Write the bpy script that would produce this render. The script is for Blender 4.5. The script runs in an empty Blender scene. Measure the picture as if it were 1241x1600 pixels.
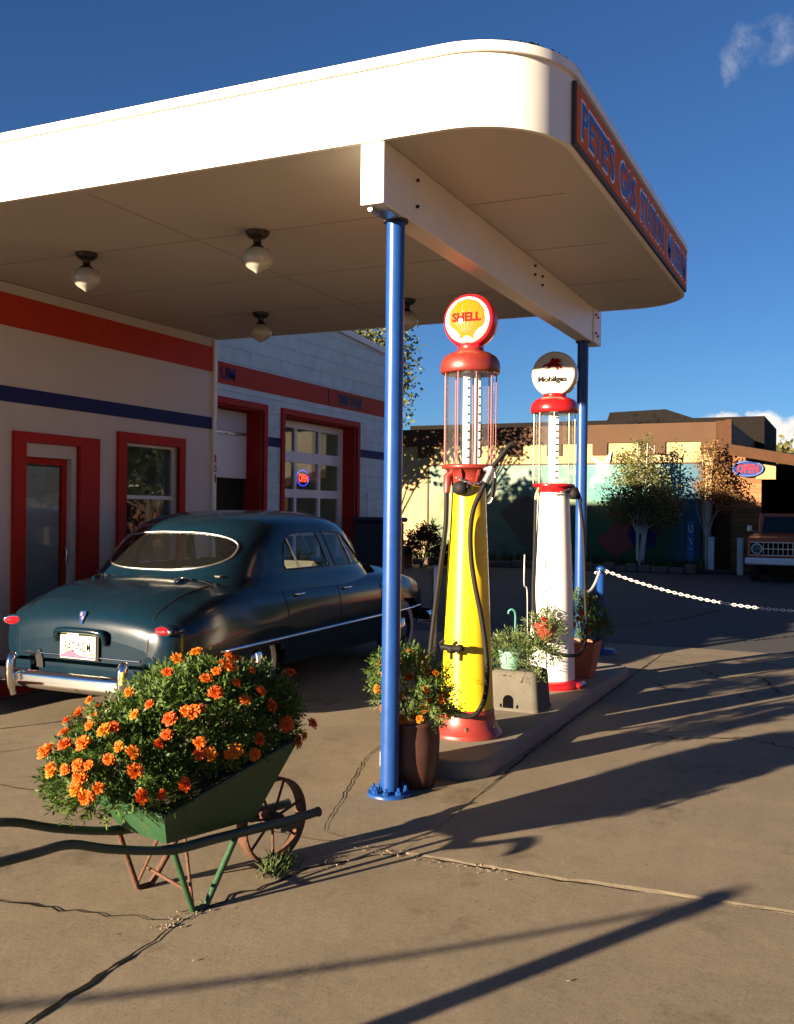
import bpy, math, random
from mathutils import Vector, Matrix
from mathutils.geometry import tessellate_polygon
random.seed(7)
PI = math.pi
SC = bpy.context.scene
SUN_E, SUN_C, SKY_S, CLOUD, CLOUD_K, EXPO = 5.0, (1.0, .80, .56), .05, 1.0, 4.6, 2.25
SKY_T = (.225, .36, .535)
COL = SC.collection

# ------------------------------------------------------------------ materials
def nm(name):
    m = bpy.data.materials.new(name); m.use_nodes = True
    nt = m.node_tree
    return m, nt, nt.nodes, nt.links, nt.nodes['Principled BSDF']

def coords(N, L, scale=None, kind='Object'):
    t = N.new('ShaderNodeTexCoord')
    if scale is None:
        return t.outputs[kind]
    mp = N.new('ShaderNodeMapping'); mp.inputs['Scale'].default_value = scale
    L.new(t.outputs[kind], mp.inputs['Vector'])
    return mp.outputs['Vector']

def ramp(N, stops):
    r = N.new('ShaderNodeValToRGB')
    while len(r.color_ramp.elements) < len(stops):
        r.color_ramp.elements.new(.5)
    for e, (p, c) in zip(r.color_ramp.elements, stops):
        e.position = p; e.color = (c[0], c[1], c[2], 1)
    return r

def sc3(c, k): return tuple(min(1, max(0, x*k)) for x in c)

def mat(name, base, rough=.5, metal=0., var=.12, scale=6., bump=0., bscale=60., coat=0., spec=.5, stain=None):
    m, nt, N, L, B = nm(name)
    v = coords(N, L)
    n = N.new('ShaderNodeTexNoise'); n.inputs['Scale'].default_value = scale
    n.inputs['Detail'].default_value = 6; n.inputs['Roughness'].default_value = .65
    L.new(v, n.inputs['Vector'])
    r = ramp(N, [(.25, sc3(base, 1-var)), (.75, sc3(base, 1+var))])
    L.new(n.outputs['Fac'], r.inputs['Fac'])
    out = r.outputs['Color']
    if stain:
        n2 = N.new('ShaderNodeTexNoise'); n2.inputs['Scale'].default_value = stain[1]
        n2.inputs['Detail'].default_value = 8; n2.inputs['Roughness'].default_value = .75
        L.new(v, n2.inputs['Vector'])
        r2 = ramp(N, [(stain[2], (0,0,0)), (stain[2]+.12, (1,1,1))])
        L.new(n2.outputs['Fac'], r2.inputs['Fac'])
        mx = N.new('ShaderNodeMix'); mx.data_type = 'RGBA'
        L.new(r2.outputs['Color'], mx.inputs['Factor'])
        L.new(out, mx.inputs[6]); mx.inputs[7].default_value = (*stain[0], 1)
        out = mx.outputs[2]
    L.new(out, B.inputs['Base Color'])
    rr = N.new('ShaderNodeMapRange')
    rr.inputs['To Min'].default_value = max(.02, rough*.8); rr.inputs['To Max'].default_value = min(1, rough*1.2)
    L.new(n.outputs['Fac'], rr.inputs['Value']); L.new(rr.outputs['Result'], B.inputs['Roughness'])
    B.inputs['Metallic'].default_value = metal
    B.inputs['Coat Weight'].default_value = coat
    B.inputs['Coat Roughness'].default_value = .08
    B.inputs['Specular IOR Level'].default_value = spec
    if bump:
        nb = N.new('ShaderNodeTexNoise'); nb.inputs['Scale'].default_value = bscale; nb.inputs['Detail'].default_value = 5
        L.new(v, nb.inputs['Vector'])
        b = N.new('ShaderNodeBump'); b.inputs['Strength'].default_value = bump; b.inputs['Distance'].default_value = .01
        L.new(nb.outputs['Fac'], b.inputs['Height']); L.new(b.outputs['Normal'], B.inputs['Normal'])
    return m

def glass_mat(name, tint=(.9,.95,.95), refl=1.0, dirt=0.03):
    m, nt, N, L, B = nm(name)
    N.remove(B)
    out = N['Material Output']
    tr = N.new('ShaderNodeBsdfTransparent'); tr.inputs['Color'].default_value = (*tint, 1)
    gl = N.new('ShaderNodeBsdfGlossy'); gl.inputs['Roughness'].default_value = .02
    df = N.new('ShaderNodeBsdfDiffuse'); df.inputs['Color'].default_value = (.5,.5,.48,1)
    lw = N.new('ShaderNodeLayerWeight')
    pw = N.new('ShaderNodeMath'); pw.operation = 'POWER'; pw.inputs[1].default_value = 5; L.new(lw.outputs['Facing'], pw.inputs[0])
    mu = N.new('ShaderNodeMath'); mu.operation = 'MULTIPLY_ADD'; mu.inputs[1].default_value = .9*refl; mu.inputs[2].default_value = .045*refl; mu.use_clamp = True
    L.new(pw.outputs[0], mu.inputs[0])
    a = N.new('ShaderNodeMixShader'); a.inputs[0].default_value = dirt
    L.new(tr.outputs[0], a.inputs[1]); L.new(df.outputs[0], a.inputs[2])
    b = N.new('ShaderNodeMixShader'); L.new(mu.outputs[0], b.inputs[0]); L.new(a.outputs[0], b.inputs[1]); L.new(gl.outputs[0], b.inputs[2])
    L.new(b.outputs[0], out.inputs['Surface'])
    return m

def leaf_mat(name, c1, c2, trans=.35):
    m, nt, N, L, B = nm(name)
    out = N['Material Output']
    g = N.new('ShaderNodeNewGeometry')
    r = ramp(N, [(0, c1), (1, c2)])
    L.new(g.outputs['Random Per Island'], r.inputs['Fac'])
    L.new(r.outputs['Color'], B.inputs['Base Color']); B.inputs['Roughness'].default_value = .55
    B.inputs['Specular IOR Level'].default_value = .3
    t = N.new('ShaderNodeBsdfTranslucent'); L.new(r.outputs['Color'], t.inputs['Color'])
    mx = N.new('ShaderNodeMixShader'); mx.inputs[0].default_value = trans
    L.new(B.outputs[0], mx.inputs[1]); L.new(t.outputs[0], mx.inputs[2]); L.new(mx.outputs[0], out.inputs['Surface'])
    return m

def emit_mat(name, col, s):
    m, nt, N, L, B = nm(name)
    B.inputs['Base Color'].default_value = (*col, 1)
    B.inputs['Emission Color'].default_value = (*col, 1); B.inputs['Emission Strength'].default_value = s
    return m

def plank_mat(name, base, h=.14, axis='Z', rough=.7):
    m, nt, N, L, B = nm(name)
    v = coords(N, L)
    sx = N.new('ShaderNodeSeparateXYZ'); L.new(v, sx.inputs[0])
    d = N.new('ShaderNodeMath'); d.operation = 'DIVIDE'; d.inputs[1].default_value = h; L.new(sx.outputs[axis], d.inputs[0])
    fl = N.new('ShaderNodeMath'); fl.operation = 'FLOOR'; L.new(d.outputs[0], fl.inputs[0])
    fr = N.new('ShaderNodeMath'); fr.operation = 'FRACT'; L.new(d.outputs[0], fr.inputs[0])
    wn = N.new('ShaderNodeTexWhiteNoise'); wn.noise_dimensions = '1D'; L.new(fl.outputs[0], wn.inputs['W'])
    mp = N.new('ShaderNodeMapping'); mp.inputs['Scale'].default_value = (3, 3, 30) if axis == 'Z' else (30, 3, 3)
    L.new(v, mp.inputs[0])
    n = N.new('ShaderNodeTexNoise'); n.inputs['Scale'].default_value = 2; n.inputs['Detail'].default_value = 6; L.new(mp.outputs[0], n.inputs['Vector'])
    ad = N.new('ShaderNodeMath'); ad.operation = 'ADD'; L.new(wn.outputs[0], ad.inputs[0]); L.new(n.outputs['Fac'], ad.inputs[1])
    hf = N.new('ShaderNodeMath'); hf.operation = 'MULTIPLY'; hf.inputs[1].default_value = .5; L.new(ad.outputs[0], hf.inputs[0])
    r = ramp(N, [(.15, sc3(base, .62)), (.8, sc3(base, 1.3))]); L.new(hf.outputs[0], r.inputs[0])
    gp = N.new('ShaderNodeMath'); gp.operation = 'GREATER_THAN'; gp.inputs[1].default_value = .94; L.new(fr.outputs[0], gp.inputs[0])
    mx = N.new('ShaderNodeMix'); mx.data_type = 'RGBA'; L.new(gp.outputs[0], mx.inputs['Factor']); L.new(r.outputs[0], mx.inputs[6])
    mx.inputs[7].default_value = (*sc3(base, .25), 1)
    L.new(mx.outputs[2], B.inputs['Base Color']); B.inputs['Roughness'].default_value = rough; B.inputs['Specular IOR Level'].default_value = .15
    b = N.new('ShaderNodeBump'); b.inputs['Strength'].default_value = .6; b.inputs['Distance'].default_value = .01; b.invert = True
    L.new(gp.outputs[0], b.inputs['Height']); L.new(b.outputs[0], B.inputs['Normal'])
    return m

def block_wall_mat(name, base):
    m, nt, N, L, B = nm(name)
    v = coords(N, L)
    sx = N.new('ShaderNodeSeparateXYZ'); L.new(v, sx.inputs[0])
    cb = N.new('ShaderNodeCombineXYZ'); L.new(sx.outputs['X'], cb.inputs['X']); L.new(sx.outputs['Z'], cb.inputs['Y'])
    bt = N.new('ShaderNodeTexBrick'); L.new(cb.outputs[0], bt.inputs['Vector'])
    bt.inputs['Scale'].default_value = 1; bt.inputs['Brick Width'].default_value = .4; bt.inputs['Row Height'].default_value = .2
    bt.inputs['Mortar Size'].default_value = .008; bt.inputs['Mortar Smooth'].default_value = .6
    n = N.new('ShaderNodeTexNoise'); n.inputs['Scale'].default_value = 5; n.inputs['Detail'].default_value = 8; L.new(v, n.inputs['Vector'])
    r = ramp(N, [(.3, sc3(base, .86)), (.7, sc3(base, 1.04))]); L.new(n.outputs['Fac'], r.inputs[0])
    L.new(r.outputs[0], B.inputs['Base Color']); B.inputs['Roughness'].default_value = .75
    b = N.new('ShaderNodeBump'); b.inputs['Strength'].default_value = .8; b.inputs['Distance'].default_value = .012; b.invert = True
    L.new(bt.outputs['Fac'], b.inputs['Height'])
    b2 = N.new('ShaderNodeBump'); b2.inputs['Strength'].default_value = .2; b2.inputs['Distance'].default_value = .01
    n2 = N.new('ShaderNodeTexNoise'); n2.inputs['Scale'].default_value = 90; L.new(v, n2.inputs['Vector'])
    L.new(n2.outputs['Fac'], b2.inputs['Height']); L.new(b.outputs[0], b2.inputs['Normal']); L.new(b2.outputs[0], B.inputs['Normal'])
    return m

def concrete_mat(name, base, speck=.7, stains=True):
    m, nt, N, L, B = nm(name)
    v = coords(N, L)
    def noise(s, d=6, ro=.6):
        n = N.new('ShaderNodeTexNoise'); n.inputs['Scale'].default_value = s; n.inputs['Detail'].default_value = d
        n.inputs['Roughness'].default_value = ro; L.new(v, n.inputs['Vector']); return n.outputs['Fac']
    big = noise(.7, 8, .6); mid = noise(6, 8, .7); fine = noise(95, 6, .8)
    def mixc(f, a, b, mode='MIX'):
        mx = N.new('ShaderNodeMix'); mx.data_type = 'RGBA'; mx.blend_type = mode
        if isinstance(f, float): mx.inputs['Factor'].default_value = f
        else: L.new(f, mx.inputs['Factor'])
        for i, q in ((6, a), (7, b)):
            if isinstance(q, tuple): mx.inputs[i].default_value = (*q, 1)
            else: L.new(q, mx.inputs[i])
        return mx.outputs[2]
    r1 = ramp(N, [(.3, sc3(base, .82)), (.7, sc3(base, 1.12))]); L.new(big, r1.inputs[0])
    r2 = ramp(N, [(.3, (.82,.82,.82)), (.7, (1.0,1.0,1.0))]); L.new(mid, r2.inputs[0])
    c = mixc(1., r1.outputs[0], r2.outputs[0], 'MULTIPLY')
    r3 = ramp(N, [(.34, (.38,.36,.34)), (.45, (.95,.95,.95)), (.55, (1.04,1.04,1.03)), (.7, (1.4,1.38,1.34))]); L.new(fine, r3.inputs[0])
    c = mixc(speck, c, r3.outputs[0], 'MULTIPLY')
    if stains:
        st = noise(1.6, 10, .72)
        r4 = ramp(N, [(.56, (1,1,1)), (.68, (.6,.57,.54))]); L.new(st, r4.inputs[0])
        c = mixc(.9, c, r4.outputs[0], 'MULTIPLY')
        oil = noise(.45, 5, .55); r6 = ramp(N, [(.6, (1,1,1)), (.72, (.66,.63,.6))]); L.new(oil, r6.inputs[0]); c = mixc(.8, c, r6.outputs[0], 'MULTIPLY')
        vo = N.new('ShaderNodeTexVoronoi'); vo.inputs['Scale'].default_value = 5.5; L.new(v, vo.inputs['Vector'])
        r5 = ramp(N, [(.022, (.2,.17,.15)), (.05, (1,1,1))]); L.new(vo.outputs['Distance'], r5.inputs[0])
        c = mixc(.8, c, r5.outputs[0], 'MULTIPLY')
    L.new(c, B.inputs['Base Color']); B.inputs['Roughness'].default_value = .85; B.inputs['Specular IOR Level'].default_value = .25
    b1 = N.new('ShaderNodeBump'); b1.inputs['Strength'].default_value = .16; b1.inputs['Distance'].default_value = .003; L.new(fine, b1.inputs['Height'])
    b2 = N.new('ShaderNodeBump'); b2.inputs['Strength'].default_value = .16; b2.inputs['Distance'].default_value = .015; L.new(mid, b2.inputs['Height'])
    L.new(b1.outputs[0], b2.inputs['Normal']); L.new(b2.outputs[0], B.inputs['Normal'])
    return m

M = {}
M['concrete'] = concrete_mat('concrete', (.235,.190,.130))
M['curb'] = concrete_mat('curb_concrete', (.25,.215,.165), .5, False)
M['asphalt'] = concrete_mat('asphalt', (.075,.072,.072), .7, False)
M['crack'] = mat('crack_dirt', (.018,.015,.012), .95, spec=.05, var=.4, scale=30)
M['rubble'] = mat('crumbled_concrete', (.22,.175,.12), .9, var=.25, scale=40, bump=.5)
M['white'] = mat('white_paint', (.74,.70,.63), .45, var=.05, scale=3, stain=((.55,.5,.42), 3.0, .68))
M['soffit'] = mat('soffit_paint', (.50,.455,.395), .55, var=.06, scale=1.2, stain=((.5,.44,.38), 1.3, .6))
M['wall'] = mat('cream_wall_paint', (.56,.51,.45), .6, var=.06, scale=2.5, bump=.15, bscale=70, stain=((.5,.46,.4), 2.0, .66))
M['block'] = block_wall_mat('painted_block', (.60,.71,.68))
M['redorange'] = mat('red_orange_paint', (.46,.042,.017), .6, var=.12, scale=4, bump=.1, spec=.12)
M['redframe'] = mat('red_frame_paint', (.42,.022,.012), .6, var=.12, scale=5, spec=.15)
M['navy'] = mat('navy_paint', (.02,.025,.11), .6, var=.12, scale=5, spec=.12)
M['bluepole'] = mat('blue_pole_paint', (.007,.045,.19), .36, var=.14, scale=9, coat=.1, spec=.35)
M['letterblue'] = mat('letter_blue', (.03,.05,.28), .5, var=.05)
M['letterwhite'] = mat('letter_pale', (.72,.72,.78), .5, var=.05)
M['signorange'] = mat('sign_orange', (.60,.13,.03), .75, spec=.08, var=.14, scale=5)
M['darktrim'] = mat('dark_trim', (.035,.02,.018), .6, var=.2)
M['darkmetal'] = mat('dark_bronze_metal', (.03,.025,.022), .4, metal=.6, var=.2)
M['lampglass'] = mat('opal_lamp_glass', (.42,.40,.34), .25, var=.04, coat=.2)
M['glass'] = glass_mat('window_glass', (.82,.86,.86), 1.0, .02)
M['carglass'] = glass_mat('car_glass', (.78,.84,.82), 1.0, .012)
M['clearglass'] = glass_mat('clear_cylinder_glass', (.95,.97,.96), 1.3, .04)
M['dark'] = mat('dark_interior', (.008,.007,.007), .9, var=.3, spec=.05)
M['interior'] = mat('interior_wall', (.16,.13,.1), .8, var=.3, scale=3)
M['frost'] = mat('pale_panel', (.56,.56,.56), .6, var=.1)
M['yellow'] = mat('yellow_enamel', (.70,.47,.010), .28, var=.06, scale=6, coat=.3, stain=((.5,.38,.03), 8., .7))
M['pumpred'] = mat('faded_red_enamel', (.19,.022,.015), .4, var=.15, scale=9, coat=.15, stain=((.13,.03,.022), 10., .64))
M['brightred'] = mat('bright_red_enamel', (.36,.008,.010), .25, var=.08, coat=.4)
M['globered'] = mat('globe_red', (.62,.012,.02), .3, var=.05, coat=.4)
M['pumpwhite'] = mat('white_enamel', (.76,.74,.7), .25, var=.05, coat=.3, stain=((.6,.54,.45), 9., .72))
M['face'] = mat('cream_globe_face', (.60,.54,.43), .06, var=.04)
M['shellyellow'] = mat('emblem_yellow', (.36,.135,.006), .06, var=.04)
M['emblemred'] = mat('emblem_red', (.24,.008,.006), .8, spec=.08, var=.05)
M['emblemline'] = mat('emblem_line', (.25,.06,.01), .4, var=.05)
M['black'] = mat('black_rubber', (.008,.007,.007), .65, spec=.2, var=.25)
M['blackpaint'] = mat('black_lettering', (.012,.012,.012), .9, spec=.05, var=.1)
M['chrome'] = mat('chrome', (.75,.75,.75), .07, metal=1, var=.04, scale=12)
M['steel'] = mat('worn_steel', (.42,.4,.37), .35, metal=.9, var=.2, scale=20)
M['rod'] = mat('red_brown_rod', (.28,.05,.035), .4, var=.15)
M['brassrod'] = mat('brass_rod', (.5,.36,.2), .35, metal=.7, var=.15)
M['carpaint'] = mat('dark_teal_car_paint', (.0028,.0125,.023), .17, var=.1, scale=2.5, coat=.2, spec=.33, stain=((.005,.014,.022), 5., .72))
M['taillight'] = mat('tail_lamp_red', (.45,.01,.015), .15, var=.1, coat=.6)
M['tyre'] = mat('tyre_rubber', (.02,.02,.02), .75, var=.25)
M['whitewall'] = mat('whitewall_rubber', (.42,.38,.33), .6, var=.1)
M['seat'] = mat('seat_cloth', (.10,.085,.065), .8, var=.15)
M['shelf'] = mat('parcel_shelf', (.12,.10,.075), .8, var=.15)
M['paper'] = mat('white_paper', (.8,.78,.72), .7, var=.03)
M['plate'] = mat('licence_plate_cream', (.72,.7,.5), .4, var=.06)
M['platemaroon'] = mat('licence_plate_maroon', (.35,.03,.09), .4, var=.1)
M['plateorange'] = mat('licence_plate_orange', (.75,.42,.1), .4, var=.1)
M['amber'] = mat('amber_reflector', (.75,.36,.01), .25, var=.1, coat=.4)
M['barrow'] = mat('green_barrow_paint', (.014,.055,.020), .5, var=.25, scale=10, bump=.25, bscale=40, stain=((.09,.05,.025), 9., .6))
M['handle'] = mat('dark_green_handle', (.018,.035,.022), .5, var=.3, scale=14, bump=.15)
M['rust'] = mat('rusty_iron', (.10,.045,.025), .8, metal=.3, var=.4, scale=22, bump=.4, bscale=80)
M['soil'] = mat('potting_soil', (.03,.02,.013), .95, var=.4, scale=30, bump=.8, bscale=50)
M['leaf'] = leaf_mat('marigold_leaf', (.028,.068,.012), (.10,.155,.028), .3)
M['leaf2'] = leaf_mat('trailing_leaf', (.05,.10,.03), (.16,.19,.07))
M['treeleaf'] = leaf_mat('tree_leaf', (.055,.085,.022), (.19,.17,.055))
M['treeleafd'] = leaf_mat('dark_tree_leaf', (.02,.045,.015), (.06,.08,.025))
M['autumnleaf'] = leaf_mat('orange_brown_leaf', (.14,.07,.025), (.26,.15,.05))
M['redleaf'] = leaf_mat('red_shrub_leaf', (.09,.025,.02), (.16,.06,.03))
M['stem'] = mat('green_stem', (.05,.10,.03), .6)
M['bark'] = mat('brown_bark', (.10,.075,.055), .9, var=.3, scale=14, bump=.8, bscale=25)
M['birch'] = mat('pale_birch_bark', (.42,.38,.33), .8, var=.2, scale=10, bump=.5, stain=((.06,.05,.04), 12., .62))
M['petal1'] = leaf_mat('petal_orange', (.55,.105,.006), (.66,.17,.008), .18)
M['petal2'] = leaf_mat('petal_deep_orange', (.5,.06,.005), (.6,.11,.007), .18)
M['petal3'] = leaf_mat('petal_golden', (.56,.16,.007), (.62,.21,.01), .15)
M['petalred'] = leaf_mat('petal_red', (.42,.018,.012), (.55,.04,.02), .15)
M['terracotta'] = mat('terracotta', (.36,.10,.045), .7, var=.18, scale=10, bump=.2)
M['brownpot'] = mat('brown_glazed_pot', (.06,.025,.018), .4, var=.25, scale=8)
M['mint'] = mat('mint_plastic', (.15,.29,.23), .4, var=.08)
M['redplastic'] = mat('red_plastic', (.6,.03,.03), .35, var=.08)
M['greyblock'] = concrete_mat('weathered_grey_box', (.105,.095,.075), .5, True)
M['hookgreen'] = mat('green_hook', (.03,.16,.13), .4, var=.1)
M['creamstucco'] = mat('cream_stucco', (.34,.255,.115), .85, var=.07, scale=2, bump=.3, bscale=50)
M['brownband'] = mat('brown_stucco', (.07,.04,.024), .9, spec=.1, var=.12, scale=2, bump=.3, bscale=50)
M['darkroof'] = mat('dark_roofing', (.010,.0085,.008), .9, var=.25, spec=.05)
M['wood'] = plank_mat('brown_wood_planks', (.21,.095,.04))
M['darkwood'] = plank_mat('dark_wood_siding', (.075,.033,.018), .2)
M['beamwood'] = mat('stained_beam', (.05,.021,.009), .75, spec=.15, var=.3, scale=7, bump=.2)
M['tanboard'] = mat('tan_board', (.3,.17,.07), .7, var=.15)
M['palemetal'] = mat('pale_metal_roof', (.7,.7,.7), .4, var=.05)
M['orangecar'] = mat('burnt_orange_paint', (.42,.075,.012), .4, var=.2, scale=4, coat=.3, stain=((.2,.06,.03), 5., .68))
M['whitetrim'] = mat('white_trim_paint', (.68,.68,.66), .4, var=.08)
M['postwhite'] = mat('white_post_paint', (.6,.57,.53), .6, var=.12)
M['chain'] = mat('white_plastic_chain', (.62,.6,.56), .4, var=.05)
M['binblue'] = mat('dark_bin', (.03,.045,.06), .5, var=.2)
M['brick'] = mat('red_brick', (.24,.10,.07), .85, var=.25, scale=9, bump=.4)
M['stone'] = mat('edging_stone', (.13,.08,.06), .9, var=.35, scale=8, bump=.5, bscale=20)
M['holeshade'] = mat('hole_shade_black', (.003,.003,.003), 1., var=.1, spec=.0)
M['petalbrown'] = leaf_mat('faded_petal', (.12,.05,.015), (.2,.09,.02), .2)
M['fadedpaint'] = mat('faded_sign_paint', (.2,.10,.075), .8, var=.25, scale=5, spec=.1)
M['joint'] = mat('soffit_joint', (.33,.29,.245), .7, var=.2)
M['palestucco'] = mat('pale_stucco', (.26,.235,.19), .85, var=.1, scale=1.5)
M['neonred'] = emit_mat('neon_red', (1.0,.06,.03), 1.1)
M['neonblue'] = emit_mat('neon_blue', (.06,.08,.9), .35)
M['bulb'] = emit_mat('lit_bulb', (1.0,.85,.6), 2.2)
M['warmlamp'] = emit_mat('lit_shop_lamp', (1.0,.68,.3), 2.2)
M['poster'] = mat('poster_paper', (.5,.42,.28), .6, var=.35, scale=7)
M['signblue'] = mat('sign_blue', (.03,.09,.32), .5, var=.1)
M['greyclutter'] = mat('pale_clutter', (.42,.36,.27), .7, var=.4, scale=9)
M['browngoods'] = mat('brown_goods', (.22,.12,.06), .7, var=.4, scale=9)

def mural_mat():
    m, nt, N, L, B = nm('painted_mural')
    v = coords(N, L)
    sx = N.new('ShaderNodeSeparateXYZ'); L.new(v, sx.inputs[0])
    n = N.new('ShaderNodeTexNoise'); n.inputs['Scale'].default_value = .75; n.inputs['Detail'].default_value = 5; L.new(v, n.inputs['Vector'])
    n2 = N.new('ShaderNodeTexNoise'); n2.inputs['Scale'].default_value = 2.2; n2.inputs['Detail'].default_value = 6; L.new(v, n2.inputs['Vector'])
    # height of the painted hills wobbles with noise
    a = N.new('ShaderNodeMath'); a.operation = 'MULTIPLY_ADD'; a.inputs[1].default_value = 1.9; L.new(n.outputs['Fac'], a.inputs[0])
    a.inputs[2].default_value = -.95
    h = N.new('ShaderNodeMath'); h.operation = 'ADD'; L.new(sx.outputs['Z'], h.inputs[0]); L.new(a.outputs[0], h.inputs[1])
    mr = N.new('ShaderNodeMapRange'); mr.inputs['From Min'].default_value = .2; mr.inputs['From Max'].default_value = 3.1
    L.new(h.outputs[0], mr.inputs['Value'])
    r = ramp(N, [(0, (.012,.045,.016)), (.3, (.018,.075,.022)), (.45, (.045,.095,.022)), (.55, (.14,.085,.035)), (.63, (.10,.15,.08)), (.7, (.05,.17,.15)), (.85, (.045,.175,.175)), (1, (.08,.2,.18))])
    L.new(mr.outputs[0], r.inputs[0])
    r2 = ramp(N, [(.5, (0,0,0)), (.62, (1,1,1))]); L.new(n2.outputs['Fac'], r2.inputs[0])
    mr2 = N.new('ShaderNodeMapRange'); mr2.inputs['From Min'].default_value = 2.0; mr2.inputs['From Max'].default_value = 2.5; L.new(sx.outputs['Z'], mr2.inputs['Value'])
    mu = N.new('ShaderNodeMath'); mu.operation = 'MULTIPLY'; L.new(r2.outputs[0], mu.inputs[0]); L.new(mr2.outputs[0], mu.inputs[1])
    mx = N.new('ShaderNodeMix'); mx.data_type = 'RGBA'; L.new(mu.outputs[0], mx.inputs['Factor']); L.new(r.outputs[0], mx.inputs[6]); mx.inputs[7].default_value = (.17,.27,.23,1)
    # greener, sandier towards the far (left) end
    mr3 = N.new('ShaderNodeMapRange'); mr3.inputs['From Min'].default_value = 7.5-11; mr3.inputs['From Max'].default_value = 10.5-11; L.new(sx.outputs['Y'], mr3.inputs['Value'])
    my = N.new('ShaderNodeMath'); my.operation = 'MULTIPLY'; my.inputs[1].default_value = .7; L.new(mr3.outputs[0], my.inputs[0])
    r3 = ramp(N, [(.3, (0.084,0.118,0.055)), (.6, (0.176,0.193,0.118)), (.75, (0.126,0.176,0.139))]); L.new(n2.outputs['Fac'], r3.inputs[0])
    mx2 = N.new('ShaderNodeMix'); mx2.data_type = 'RGBA'; L.new(my.outputs[0], mx2.inputs['Factor']); L.new(mx.outputs[2], mx2.inputs[6]); L.new(r3.outputs[0], mx2.inputs[7])
    # dark blue panel at the near (right) end
    mr4 = N.new('ShaderNodeMapRange'); mr4.inputs['From Min'].default_value = 5.0-11; mr4.inputs['From Max'].default_value = 4.4-11; L.new(sx.outputs['Y'], mr4.inputs['Value'])
    mx3 = N.new('ShaderNodeMix'); mx3.data_type = 'RGBA'; L.new(mr4.outputs[0], mx3.inputs['Factor']); L.new(mx2.outputs[2], mx3.inputs[6]); mx3.inputs[7].default_value = (.015,.075,.13,1)
    L.new(mx3.outputs[2], B.inputs['Base Color']); B.inputs['Roughness'].default_value = .7
    return m
M['mural'] = mural_mat()

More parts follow.
